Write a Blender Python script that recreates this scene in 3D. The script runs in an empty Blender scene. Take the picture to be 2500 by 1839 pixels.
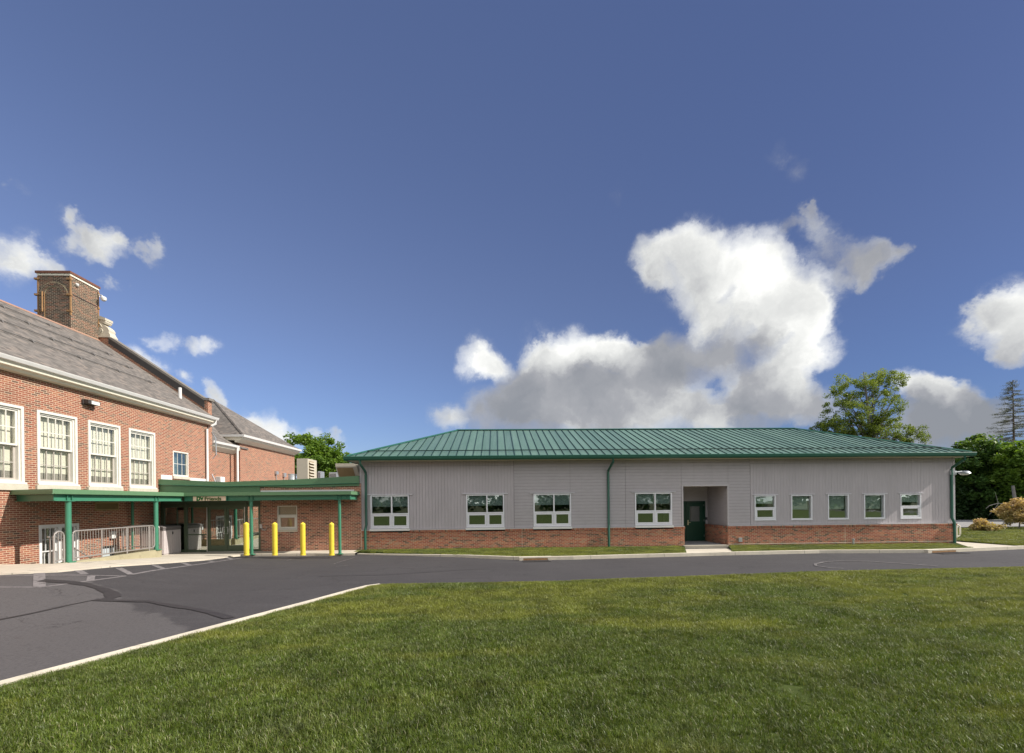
import bpy, bmesh, math, random
import numpy as np
from mathutils import Vector, Matrix
random.seed(7); RNG = np.random.default_rng(11)
SC = bpy.context.scene
COL = SC.collection
rad = math.radians

# ------------------------------------------------------------------ camera
FPX, W0, H0 = 1100.0, 2500.0, 1839.0          # focal length in photo pixels, photo size
PPX, PPY = 1250.0, 1224.9                     # principal point (lens shifted up)
YAW, ROLL, EYE = rad(2.0), 0.0105, 2.2
cam_d = bpy.data.cameras.new('camera'); cam = bpy.data.objects.new('camera', cam_d); COL.objects.link(cam)
cam_d.sensor_fit = 'HORIZONTAL'; cam_d.sensor_width = 36.0
cam_d.lens = FPX / W0 * 36.0
cam_d.shift_y = (PPY - H0 / 2) / W0
cam_d.clip_start = 0.05; cam_d.clip_end = 3000
cam.matrix_world = Matrix.Translation((0, 0, EYE)) @ Matrix.Rotation(-YAW, 4, 'Z') @ Matrix.Rotation(math.pi / 2, 4, 'X') @ Matrix.Rotation(-ROLL, 4, 'Z')
SC.camera = cam

def ray(px, py):
    a, b = px - PPX, py - PPY
    u = (a * math.cos(ROLL) - b * math.sin(ROLL)) / FPX
    v = (a * math.sin(ROLL) + b * math.cos(ROLL)) / FPX
    return Vector((u * math.cos(YAW) + math.sin(YAW), math.cos(YAW) - u * math.sin(YAW), -v))
CAM = Vector((0, 0, EYE))
def onY(px, py, Y):
    d = ray(px, py); t = Y / d.y; p = CAM + d * t; return p.x, p.z
def onX(px, py, X):
    d = ray(px, py); t = X / d.x; p = CAM + d * t; return p.y, p.z
def onZ(px, py, Z):
    d = ray(px, py); t = (Z - EYE) / d.z; p = CAM + d * t; return p.x, p.y

# ------------------------------------------------------------------ light
SUN = Vector((1.0, -0.125, 0.76)).normalized()
SUN_EL = math.asin(SUN.z); SUN_AZ = math.atan2(SUN.x, SUN.y)
sd = bpy.data.lights.new('sun', 'SUN'); sd.energy = 5.0; sd.angle = rad(0.53); sd.color = (1.0, 0.94, 0.84)
so = bpy.data.objects.new('sun', sd); COL.objects.link(so)
so.rotation_mode = 'QUATERNION'; so.rotation_quaternion = SUN.to_track_quat('Z', 'Y'); so.location = (20, -10, 30)
SC.view_settings.view_transform = 'Standard'; SC.view_settings.look = 'None'
SC.view_settings.gamma = 1.0; SC.view_settings.exposure = 0.20
try: SC.view_settings.use_curve_mapping = False
except Exception: pass
SC.render.engine = 'CYCLES'
SC.cycles.max_bounces = 8; SC.cycles.transparent_max_bounces = 12; SC.cycles.diffuse_bounces = 3
SC.cycles.glossy_bounces = 3; SC.cycles.transmission_bounces = 4
SC.cycles.caustics_reflective = False; SC.cycles.caustics_refractive = False
try: SC.cycles.use_denoising = True
except Exception: pass

# ------------------------------------------------------------------ node helpers
class NT:
    def __init__(s, tree): s.t = tree; s.n = tree.nodes; s.l = tree.links
    def node(s, typ, **kw):
        n = s.n.new(typ)
        for k, v in kw.items(): setattr(n, k, v)
        return n
    def put(s, inp, v):
        if isinstance(v, bpy.types.NodeSocket): s.l.new(v, inp)
        elif v is not None:
            if inp.type == 'RGBA' and len(v) == 3: v = (*v, 1)
            inp.default_value = v
    def math(s, op, a, b=None, c=None, clamp=False):
        n = s.node('ShaderNodeMath', operation=op, use_clamp=clamp)
        s.put(n.inputs[0], a)
        if b is not None: s.put(n.inputs[1], b)
        if c is not None: s.put(n.inputs[2], c)
        return n.outputs[0]
    def vmath(s, op, a, b=None, scale=None):
        n = s.node('ShaderNodeVectorMath', operation=op)
        s.put(n.inputs[0], a)
        if b is not None: s.put(n.inputs[1], b)
        if scale is not None: s.put(n.inputs['Scale'], scale)
        return n.outputs['Value'] if op in ('DISTANCE', 'LENGTH', 'DOT_PRODUCT') else n.outputs[0]
    def noise(s, vec, scale, detail=4, rough=0.55, dist=0.0, dim='3D'):
        n = s.node('ShaderNodeTexNoise', noise_dimensions=dim)
        s.put(n.inputs['Vector'], vec); n.inputs['Scale'].default_value = scale
        n.inputs['Detail'].default_value = detail; n.inputs['Roughness'].default_value = rough
        n.inputs['Distortion'].default_value = dist
        return n
    def ramp(s, fac, stops):
        n = s.node('ShaderNodeValToRGB'); cr = n.color_ramp
        while len(cr.elements) < len(stops): cr.elements.new(0.5)
        for e, (p, c) in zip(cr.elements, stops):
            e.position = p; e.color = (*c, 1) if len(c) == 3 else c
        s.put(n.inputs[0], fac); return n.outputs[0]
    def mix(s, fac, a, b, mode='MIX'):
        n = s.node('ShaderNodeMix', data_type='RGBA', blend_type=mode)
        s.put(n.inputs[0], fac); s.put(n.inputs[6], a); s.put(n.inputs[7], b); return n.outputs[2]
    def smooth(s, v, a, b, lo=0.0, hi=1.0):
        n = s.node('ShaderNodeMapRange', interpolation_type='SMOOTHSTEP')
        s.put(n.inputs[0], v); n.inputs[1].default_value = a; n.inputs[2].default_value = b
        n.inputs[3].default_value = lo; n.inputs[4].default_value = hi; return n.outputs[0]
    def sep(s, v):
        n = s.node('ShaderNodeSeparateXYZ'); s.put(n.inputs[0], v); return n.outputs
    def comb(s, x, y, z=0.0):
        n = s.node('ShaderNodeCombineXYZ'); s.put(n.inputs[0], x); s.put(n.inputs[1], y); s.put(n.inputs[2], z); return n.outputs[0]

# ------------------------------------------------------------------ world: sky with clouds laid out by direction
world = bpy.data.worlds.new('World'); SC.world = world; world.use_nodes = True
w = NT(world.node_tree); w.n.clear()
sky = w.node('ShaderNodeTexSky', sky_type='NISHITA'); sky.sun_disc = False
sky.sun_elevation = SUN_EL; sky.sun_rotation = SUN_AZ
sky.air_density = 1.2; sky.dust_density = 0.35; sky.ozone_density = 3.0; sky.altitude = 60
gen = w.node('ShaderNodeTexCoord').outputs['Generated']
dirn = w.vmath('NORMALIZE', gen)
dz = w.sep(dirn)
wn = w.noise(dirn, 7.0, 6, 0.62).outputs['Color']
wv = w.vmath('SCALE', w.vmath('SUBTRACT', wn, (0.5, 0.5, 0.5)), scale=0.115)
wd = w.vmath('ADD', dirn, wv)
blobs = []   # (px, py, radius px, weight, brightness)
def cl(pts, s, ox, oy, w_=1.0, b_=1.0):
    for p in pts:
        x, y, r = p[:3]
        b = p[3] if len(p) > 3 else b_
        blobs.append((ox + x * s, oy + y * s, r * s, w_, b))
z5 = (0.6679, 1000, 400)
cl([(890,320,62,.9),(1020,280,75,1.05),(1000,400,115,.85),(1150,350,88,1.05),(1120,490,105,.68),(1300,370,92,1.1),(1350,460,110,1.2),
    (1460,480,80,1.0),(1250,560,85,.85),(1480,570,60,1.0),(1090,570,55,.8),(880,430,50,.75)], *z5)
cl([(1490,690,70,1.05),(1390,730,80,.95),(1310,650,45,.75),(1420,600,75,1.05),(1380,550,75,1.05)], *z5)
cl([(1180,700,80,.5),(1080,690,80,.45),(960,710,80,.42),(900,740,80,.42)], *z5, w_=0.95)
cl([(240,720,60,1.0),(290,740,50,.9),(480,700,75,.95),(590,680,70,1.35),(700,690,50,1.2),(760,690,45,1.25),(830,720,40,1.1),(480,800,110,.5),
    (680,810,130,.38),(400,850,80,.5),(850,820,110,.42),(860,930,120,.85),(640,930,120,.55),(420,930,110,.4),(560,880,60,.75),(760,880,60,.7),(520,760,60,.8),(1030,870,80,.7),(1080,900,60,.7),(130,930,50,.8),(250,920,70,.4)], *z5)
cl([(1240,830,80,.75),(1330,820,90,.95),(1250,920,100,.6),(1400,870,70,.5),(1130,940,50,1.1),(1500,890,60,.5)], *z5)
cl([(1840,830,50,1.2),(1920,850,55,1.2),(1980,850,45,1.2),(1930,920,95,.4),(2040,890,55,.9),(2090,960,80,.25),(1850,980,90,.3),(2160,930,60,.25)], *z5)
cl([(2230,480,100,.95),(2140,560,95,.8),(2246,610,110,.75),(2090,540,55,.7),(2200,690,50,.6)], *z5)
cl([(1470,200,38,.6),(1500,235,42,.7),(1530,300,48,.6),(1590,350,55,.6),(1640,410,45,.7),(1700,370,50,.65),(1740,340,40,.55),(1660,350,55,.6),(1480,170,26,.5),(1680,310,30,.7),(1500,150,22,.5),(1640,440,30,.5),(1410,240,30,.4),(1770,330,30,.5),(1740,400,30,.5),(1600,400,50,.65)], *z5, w_=0.50)
z6 = (0.4237, 0, 400)
cl([(50,490,120,.9),(170,560,110,.95),(60,620,110,.9),(290,570,70,.9)], *z6, w_=0.8)
cl([(300,250,30,.7),(420,280,40,.8),(600,330,36,.8),(900,440,36,.8),(980,500,30,.8),(590,600,36,.8),(640,640,30,.8)], *z6, w_=0.45)
cl([(370,310,55,.8),(480,350,60,.8),(520,430,75,.85),(640,400,65,.85),(570,520,60,.85),(820,470,50,.8),(940,480,50,.85),(350,430,60,.8),(640,680,40,.7),(700,420,40,.8),(430,380,90,.8),(560,460,90,.85),(300,300,60,.7),(700,460,60,.8),(880,500,60,.8)], *z6, w_=0.62)
cl([(950,1030,55,1.0),(1090,1060,50,.9),(1180,1060,65,1.0),(1240,1030,55,1.0)], *z6, w_=0.62)
cl([(820,1130,60,1.0),(900,1190,60,1.0),(1040,1250,35,.9)], *z6, w_=0.75)
cl([(1220,1290,45,.9),(1240,1380,70,.9),(1390,1470,90,1.05),(1530,1500,85,1.05),(1640,1570,75,1.0),(1350,1560,120,.9)], *z6, w_=0.9)
cl([(1960,1610,50,1.0),(1800,1560,40,.9),(1920,1580,40,.9)], *z6, w_=0.7)
cl([(60,110,50,.6),(10,100,40,.6),(-300,500,200,.9),(-500,300,150,.8)], *z6, w_=0.45)
cl([(1715,340,26,.6),(1760,375,22,.6),(1740,340,20,.6),(1350,410,18,.5)], 1.113, 0, 0, w_=0.25)
accD = 0.0; accB = 0.0
for (px, py, r, wt, br) in blobs:
    c = ray(px, py).normalized()
    rr = (ray(px + r * 1.5, py).normalized() - c).length * 0.5 + (ray(px, py - r * 1.5).normalized() - c).length * 0.5
    rr *= 1.08
    d = w.vmath('DISTANCE', wd, tuple(c))
    t = w.math('MULTIPLY_ADD', d, -1.0 / rr, 1.0, clamp=True)
    accD = w.math('MULTIPLY_ADD', t, wt, accD)
    accB = w.math('MULTIPLY_ADD', t, wt * br, accB)
fb = w.noise(wd, 10.0, 13, 0.71).outputs['Fac']
fb2 = w.noise(w.vmath('ADD', wd, (0.03, 0.0, 0.03)), 8.0, 7, 0.52).outputs['Fac']
# bright broken cloud added behind and above the camera, unseen, as fill light
nb = w.noise(dirn, 1.6, 6, 0.6).outputs['Fac']
mb_ = w.math('MAXIMUM', w.smooth(dz[1], 0.35, -0.05), w.smooth(dz[2], 0.80, 0.92))
back = w.math('MULTIPLY', w.smooth(nb, 0.36, 0.5), mb_)
pres = w.math('MULTIPLY', accD, 3.0, clamp=True)
F = w.math('ADD', accD, w.math('MULTIPLY', w.math('MULTIPLY_ADD', fb, 2.1, -0.98), pres))
alpha = w.math('MULTIPLY', w.smooth(F, -0.02, 0.62), w.math('MULTIPLY_ADD', accD, 0.95, 0.08, clamp=True))
brt = w.math('DIVIDE', accB, w.math('ADD', accD, 0.02))
brt = w.math('MULTIPLY_ADD', w.math('SUBTRACT', brt, 0.6), 1.25, 0.50)
brt = w.math('ADD', brt, w.math('MULTIPLY_ADD', fb2, 1.5, -0.75))
edge = w.smooth(F, 0.25, 1.4, 0.16, -0.12)
brt = w.math('ADD', brt, edge)
brt = w.math('MAXIMUM', brt, w.math('MULTIPLY', back, 1.0))
ccol = w.ramp(w.math('MULTIPLY', brt, 0.80, clamp=True), [(0.0, (0.19, 0.20, 0.22)), (0.30, (0.265, 0.27, 0.285)), (0.62, (0.48, 0.485, 0.475)), (1.0, (0.74, 0.74, 0.71))])
tot = w.math('MAXIMUM', w.math('MULTIPLY', alpha, 0.96), w.math('MULTIPLY', back, 0.95))
SKY_S, CLOUD = 0.072, 1.36
skyt = w.mix(w.smooth(dz[2], 0.45, 0.02), (1.22, 1.13, 1.38), (0.86, 1.02, 1.52))
skyc = w.mix(1.0, sky.outputs[0], skyt, 'MULTIPLY')
skyc = w.mix(1.0, skyc, w.mix(w.smooth(dz[0], -0.45, 0.85), (1.20, 1.13, 1.08), (0.49, 0.51, 0.56)), 'MULTIPLY')
skys = w.vmath('SCALE', skyc, scale=SKY_S * 10)
clds = w.vmath('SCALE', ccol, scale=CLOUD * 10)
backb = w.vmath('SCALE', clds, scale=w.math('MULTIPLY_ADD', back, 0.40, 1.0))
fin = w.mix(tot, skys, backb)
bg = w.node('ShaderNodeBackground'); w.put(bg.inputs[0], fin); bg.inputs[1].default_value = 0.1
wo = w.node('ShaderNodeOutputWorld'); w.l.new(bg.outputs[0], wo.inputs[0])
world.cycles.sampling_method = 'MANUAL'; world.cycles.sample_map_resolution = 1024

# ------------------------------------------------------------------ materials
MATS = {}
def mat_base(name):
    m = bpy.data.materials.new(name); m.use_nodes = True
    t = NT(m.node_tree); t.n.clear()
    b = t.node('ShaderNodeBsdfPrincipled'); o = t.node('ShaderNodeOutputMaterial'); t.l.new(b.outputs[0], o.inputs[0])
    MATS[name] = m
    return m, t, b, o
def bump(t, b, h, dist=0.01, strength=0.6):
    n = t.node('ShaderNodeBump'); n.inputs['Strength'].default_value = strength; n.inputs['Distance'].default_value = dist
    t.put(n.inputs['Height'], h); t.l.new(n.outputs[0], b.inputs['Normal'])
def plain(name, col, rough=0.6, metal=0.0, var=0.12, scale=6.0, spec=0.5, bmp=0.0, streak=False):
    m, t, b, o = mat_base(name)
    pos = t.node('ShaderNodeNewGeometry').outputs['Position']
    v = pos
    if streak: v = t.vmath('MULTIPLY', pos, (1.0, 1.0, 0.15))
    n1 = t.noise(v, scale, 5, 0.6).outputs['Fac']
    n2 = t.noise(pos, scale * 9, 3, 0.6).outputs['Fac']
    f = t.math('ADD', t.math('MULTIPLY', n1, 0.65), t.math('MULTIPLY', n2, 0.35))
    c = Vector(col)
    t.put(b.inputs['Base Color'], t.ramp(f, [(0.3, tuple(c * (1 - var))), (0.7, tuple(c * (1 + var)))]))
    b.inputs['Roughness'].default_value = rough; b.inputs['Metallic'].default_value = metal
    b.inputs['Specular IOR Level'].default_value = spec
    if bmp: bump(t, b, n2, bmp)
    return m
def facing_coords(t):
    """(horizontal metres along the wall, height, world position)"""
    g = t.node('ShaderNodeNewGeometry')
    P = t.sep(g.outputs['Position']); N = t.sep(g.outputs['True Normal'])
    isx = t.math('GREATER_THAN', t.math('ABSOLUTE', N[0]), t.math('ABSOLUTE', N[1]))
    h = t.math('ADD', t.math('MULTIPLY', P[1], isx), t.math('MULTIPLY', P[0], t.math('SUBTRACT', 1.0, isx)))
    return h, P[2], g.outputs['Position']
def brick_mat(name, ramp, mortar, bw=0.2032, bh=0.0677, mt=0.011, seed=0.0, soldier=False, stain=None, dirt=0.25):
    m, t, b, o = mat_base(name)
    h, z, pos = facing_coords(t)
    if soldier: h, z = z, h
    rowf = t.math('DIVIDE', t.math('ADD', z, 10.0), bh)
    row = t.math('FLOOR', rowf)
    off = t.math('MULTIPLY', t.math('FLOORED_MODULO', row, 2.0), 0.5)
    colf = t.math('ADD', t.math('DIVIDE', t.math('ADD', h, 100.0), bw), off)
    colc = t.math('FLOOR', colf)
    fx = t.math('SUBTRACT', colf, colc); fz = t.math('SUBTRACT', rowf, row)
    def edge(f, width):
        a = t.math('MINIMUM', f, t.math('SUBTRACT', 1.0, f))
        return t.smooth(a, width * 0.35, width * 0.75)
    mask = t.math('MULTIPLY', edge(fx, mt / bw), edge(fz, mt / bh))
    wn_ = t.node('ShaderNodeTexWhiteNoise', noise_dimensions='3D'); t.put(wn_.inputs[0], t.comb(row, colc, seed))
    bc = t.ramp(wn_.outputs['Value'], ramp)
    n = t.noise(pos, 45, 4, 0.65).outputs['Fac']
    bc = t.mix(t.math('MULTIPLY', n, 0.35), bc, (0.05, 0.03, 0.025))
    big = t.noise(pos, 0.7, 4, 0.6).outputs['Fac']
    mc = t.mix(t.math('MULTIPLY', t.noise(pos, 3.0, 4, 0.6).outputs['Fac'], 0.5), mortar, tuple(x * 0.6 for x in mortar))
    c = t.mix(mask, mc, bc)
    c = t.mix(t.smooth(big, 0.45, 0.8, 0, dirt), c, (0.11, 0.075, 0.055))
    splash = t.math('MULTIPLY', t.smooth(z, 0.42, -0.02) if not soldier else 0.0, t.smooth(t.noise(t.vmath('MULTIPLY', pos, (3.0, 3.0, 1.0)), 2.2, 4, 0.7).outputs['Fac'], 0.38, 0.62))
    c = t.mix(t.math('MULTIPLY', splash, 0.45), c, (0.17, 0.13, 0.095))
    if stain: c = t.mix(t.smooth(t.noise(pos, 1.3, 5, 0.7).outputs['Fac'], 0.56, 0.72, 0, 0.4), c, stain)
    t.put(b.inputs['Base Color'], c); b.inputs['Roughness'].default_value = 0.88
    b.inputs['Specular IOR Level'].default_value = 0.25
    bump(t, b, t.math('ADD', mask, t.math('MULTIPLY', n, 0.3)), 0.006, 0.6)
    return m
OLD = [(0.0,(0.16,0.095,0.07)),(0.10,(0.20,0.11,0.08)),(0.14,(0.28,0.105,0.07)),(0.42,(0.33,0.112,0.07)),(0.72,(0.38,0.13,0.082)),(0.88,(0.43,0.175,0.10)),(1.0,(0.29,0.135,0.09))]
NEW = [(0.0,(0.12,0.08,0.06)),(0.12,(0.20,0.11,0.075)),(0.2,(0.36,0.115,0.075)),(0.55,(0.46,0.14,0.085)),(0.85,(0.54,0.20,0.105)),(1.0,(0.42,0.25,0.16))]
ENT = [(0.0,(0.09,0.06,0.045)),(0.14,(0.26,0.11,0.07)),(0.55,(0.43,0.155,0.10)),(0.85,(0.50,0.20,0.12)),(1.0,(0.32,0.17,0.10))]
CHM = [(0.0,(0.04,0.034,0.03)),(0.5,(0.075,0.052,0.04)),(0.75,(0.15,0.075,0.05)),(1.0,(0.24,0.10,0.065))]
brick_mat('old_brick', OLD, (0.72,0.56,0.41), mt=0.0118)
brick_mat('new_brick', NEW, (0.60,0.47,0.34), seed=3.0, mt=0.012, dirt=0.12)
brick_mat('entry_brick', ENT, (0.82,0.62,0.48), seed=5.0, mt=0.0125, dirt=0.2)
brick_mat('rowlock_brick', NEW, (0.50,0.40,0.30), bw=0.30, bh=0.0677, seed=9.0, soldier=True)
brick_mat('chimney_brick', CHM, (0.60,0.49,0.36), seed=12.0, mt=0.011, stain=(0.35,0.17,0.10))

def shingle_mat(name, ramp, bw=0.17, bh=0.085):
    m, t, b, o = mat_base(name)
    h, z, pos = facing_coords(t)
    rowf = t.math('DIVIDE', t.math('ADD', z, 10.0), bh); row = t.math('FLOOR', rowf)
    r1 = t.node('ShaderNodeTexWhiteNoise', noise_dimensions='1D'); t.put(r1.inputs['W'], row)
    colf = t.math('ADD', t.math('DIVIDE', h, bw), r1.outputs['Value']); colc = t.math('FLOOR', colf)
    fz = t.math('SUBTRACT', rowf, row)
    wn_ = t.node('ShaderNodeTexWhiteNoise', noise_dimensions='2D'); t.put(wn_.inputs[0], t.comb(row, colc))
    c = t.ramp(wn_.outputs['Value'], ramp)
    c = t.mix(t.smooth(fz, 0.0, 0.22, 0.75, 0.0), c, (0.05, 0.045, 0.04))
    c = t.mix(t.math('MULTIPLY', t.noise(pos, 1.0, 4).outputs['Fac'], 0.35), c, (0.12, 0.10, 0.09))
    t.put(b.inputs['Base Color'], c); b.inputs['Roughness'].default_value = 0.9
    b.inputs['Specular IOR Level'].default_value = 0.2
    bump(t, b, fz, 0.01, 0.8)
    return m
shingle_mat('shingle', [(0.0,(0.135,0.124,0.115)),(0.5,(0.19,0.174,0.162)),(0.8,(0.235,0.21,0.193)),(1.0,(0.27,0.228,0.20))])

def siding_mat(name, col, horiz):
    m, t, b, o = mat_base(name)
    pos = t.node('ShaderNodeNewGeometry').outputs['Position']
    st = (1.5, 1.5, 22.0) if horiz else (22.0, 22.0, 1.2)
    g = t.noise(t.vmath('MULTIPLY', pos, st), 1.6, 5, 0.6).outputs['Fac']
    c = Vector(col)
    cc = t.ramp(g, [(0.25, tuple(c * 0.88)), (0.75, tuple(c * 1.10))])
    big = t.noise(t.vmath('MULTIPLY', pos, (1.0, 1.0, 0.35)), 0.8, 5, 0.65).outputs['Fac']; drip = t.noise(t.vmath('MULTIPLY', pos, (5.0, 5.0, 0.25)), 1.3, 4, 0.6).outputs['Fac']
    cc = t.mix(t.smooth(big, 0.42, 0.7, 0, 0.28), cc, tuple(c * 0.80)); cc = t.mix(t.smooth(drip, 0.58, 0.75, 0, 0.22), cc, tuple(c * 0.68))
    t.put(b.inputs['Base Color'], cc)
    b.inputs['Roughness'].default_value = 0.72; bump(t, b, g, 0.002, 0.5)
    return m
siding_mat('siding_vertical', (0.475, 0.440, 0.465), False)
siding_mat('siding_horizontal', (0.455, 0.425, 0.450), True)
plain('siding_shadow_gap', (0.22, 0.20, 0.21), 0.9)
plain('trim_grey', (0.49, 0.46, 0.48), 0.6, var=0.05)
plain('soffit_tan', (0.62, 0.54, 0.42), 0.7, var=0.05)
plain('white_trim', (0.74, 0.73, 0.72), 0.45, var=0.05)
plain('window_frame', (0.80, 0.80, 0.85), 0.4, var=0.03)
plain('cream_trim', (0.84, 0.79, 0.66), 0.5, var=0.06)
plain('old_frame', (0.72, 0.69, 0.63), 0.5, var=0.06)
plain('sash_grey', (0.44, 0.40, 0.36), 0.6, var=0.1)
plain('stone', (0.55, 0.50, 0.41), 0.85, var=0.14, bmp=0.004)
plain('green_paint', (0.055, 0.215, 0.135), 0.35, var=0.07)
plain('green_dark', (0.022, 0.105, 0.072), 0.35, var=0.07)
plain('green_fascia', (0.115, 0.225, 0.12), 0.45, var=0.06)
plain('green_rib', (0.006, 0.032, 0.026), 0.45)
plain('coping', (0.20, 0.18, 0.16), 0.8, var=0.15)
plain('green_door', (0.008, 0.05, 0.03), 0.3, var=0.05)
plain('bronze_green', (0.085, 0.115, 0.075), 0.4, metal=0.2, var=0.05)
plain('interior_dark', (0.05, 0.05, 0.048), 0.9)
plain('interior_wall', (0.20, 0.19, 0.17), 0.9)
plain('blind_cream', (0.86, 0.83, 0.75), 0.8, var=0.04)
plain('blind_grey', (0.42, 0.50, 0.52), 0.8, var=0.1, scale=25)
plain('blind_light', (0.80, 0.90, 0.86), 0.8, var=0.05)
plain('classroom_grey', (0.34, 0.32, 0.30), 0.9)
ym = plain('yellow_paint', (0.78, 0.60, 0.055), 0.45, var=0.10, scale=9)
yt = NT(ym.node_tree); yb = [n for n in yt.n if n.type == 'BSDF_PRINCIPLED'][0]; yp = yt.node('ShaderNodeNewGeometry').outputs['Position']
ysc = yt.smooth(yt.noise(yt.vmath('MULTIPLY', yp, (1.0, 1.0, 0.5)), 17.0, 6, 0.75).outputs['Fac'], 0.56, 0.66)
yt.put(yb.inputs['Base Color'], yt.mix(yt.math('MULTIPLY', ysc, yt.smooth(yt.sep(yp)[2], 0.9, 0.0, 0.08, 0.65)), yb.inputs['Base Color'].links[0].from_socket, (0.20, 0.16, 0.08)))
plain('steel', (0.40, 0.37, 0.35), 0.42, metal=0.5, var=0.1)
plain('bright_metal', (0.7, 0.7, 0.7), 0.3, metal=0.8)
plain('rust', (0.17, 0.070, 0.045), 0.85, var=0.5, scale=14)
plain('rusty_iron', (0.32, 0.18, 0.08), 0.8, var=0.4, scale=12)
plain('copper', (0.42, 0.25, 0.18), 0.6, metal=0.2, var=0.15)
plain('dark_metal', (0.05, 0.045, 0.045), 0.6, var=0.2)
plain('hvac_beige', (0.52, 0.47, 0.38), 0.55, var=0.04)
plain('hvac_screen', (0.28, 0.19, 0.09), 0.8, var=0.15, streak=True)
plain('galvanised', (0.5, 0.52, 0.54), 0.35, metal=0.6, var=0.12)
plain('grille_tan', (0.34, 0.25, 0.12), 0.8, var=0.1)
plain('shed_resin', (0.52, 0.47, 0.47), 0.6, var=0.06, streak=True)
plain('shed_dark', (0.16, 0.145, 0.145), 0.6, var=0.06)
plain('rail_grey', (0.15, 0.14, 0.135), 0.6)
plain('brick_reflection', (0.34, 0.22, 0.165), 0.8, var=0.12, scale=20)  # brick mirrored in the lower entry pane, as a flat colour
plain('window_shade_top', (0.36, 0.33, 0.26), 0.8, var=0.12, scale=20)
plain('black', (0.012, 0.012, 0.012), 0.5)
plain('brass', (0.62, 0.55, 0.36), 0.3, metal=0.7)
plain('door_blue_white', (0.52, 0.57, 0.60), 0.5, var=0.05)
plain('sign_tan', (0.80, 0.62, 0.48), 0.6, var=0.12, scale=14)
plain('letter_green', (0.01, 0.16, 0.03), 0.5)
plain('letter_olive', (0.05, 0.12, 0.02), 0.5)
plain('lamp_glass', (0.75, 0.75, 0.72), 0.25)
plain('soil', (0.042, 0.046, 0.018), 0.95, var=0.4, scale=5, spec=0.1)
plain('turf_soil', (0.062, 0.082, 0.024), 0.95, var=0.35, scale=3, spec=0.05)
plain('bark', (0.13, 0.10, 0.08), 0.9, var=0.3, scale=4, bmp=0.02)
plain('bark_grey', (0.20, 0.185, 0.17), 0.9, var=0.25, scale=4, bmp=0.02)
plain('gravel', (0.26, 0.25, 0.24), 0.95, var=0.2, scale=8)

def concrete(name, col, joints=None, stain=0.25):
    m, t, b, o = mat_base(name)
    pos = t.node('ShaderNodeNewGeometry').outputs['Position']
    n1 = t.noise(pos, 0.9, 6, 0.65).outputs['Fac']; n2 = t.noise(pos, 60, 3, 0.7).outputs['Fac']
    n3 = t.noise(pos, 4.0, 6, 0.7).outputs['Fac']
    c = Vector(col)
    cc = t.ramp(n1, [(0.3, tuple(c * 0.84)), (0.7, tuple(c * 1.08))])
    cc = t.mix(t.smooth(n3, 0.5, 0.75, 0, stain), cc, tuple(c * 0.45))
    cc = t.mix(t.math('MULTIPLY', n2, 0.22), cc, tuple(c * 0.55))
    if joints:
        P = t.sep(pos)
        for ax, per, wd_ in joints:
            f = t.math('ABSOLUTE', t.math('SUBTRACT', t.math('FRACT', t.math('DIVIDE', t.math('ADD', P[ax], 100.0), per)), 0.5))
            cc = t.mix(t.smooth(f, 0.5 - wd_ / per, 0.5 - wd_ / per * 0.4, 0, 0.6), cc, tuple(c * 0.35))
    t.put(b.inputs['Base Color'], cc); b.inputs['Roughness'].default_value = 0.9
    b.inputs['Specular IOR Level'].default_value = 0.25
    bump(t, b, n2, 0.003, 0.5)
    return m
concrete('sidewalk', (0.64, 0.575, 0.48), [(0, 1.52, 0.010), (1, 1.52, 0.010)])
concrete('kerb_concrete', (0.68, 0.62, 0.51), [(0, 3.05, 0.02)], 0.35)
concrete('kerb_plain', (0.72, 0.65, 0.53), [(1, 2.9, 0.018)], 0.5)
concrete('mossy_concrete', (0.40, 0.36, 0.24), None, 0.6)
concrete('step_concrete', (0.44, 0.40, 0.33))
concrete('porch_floor', (0.30, 0.30, 0.31))

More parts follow.
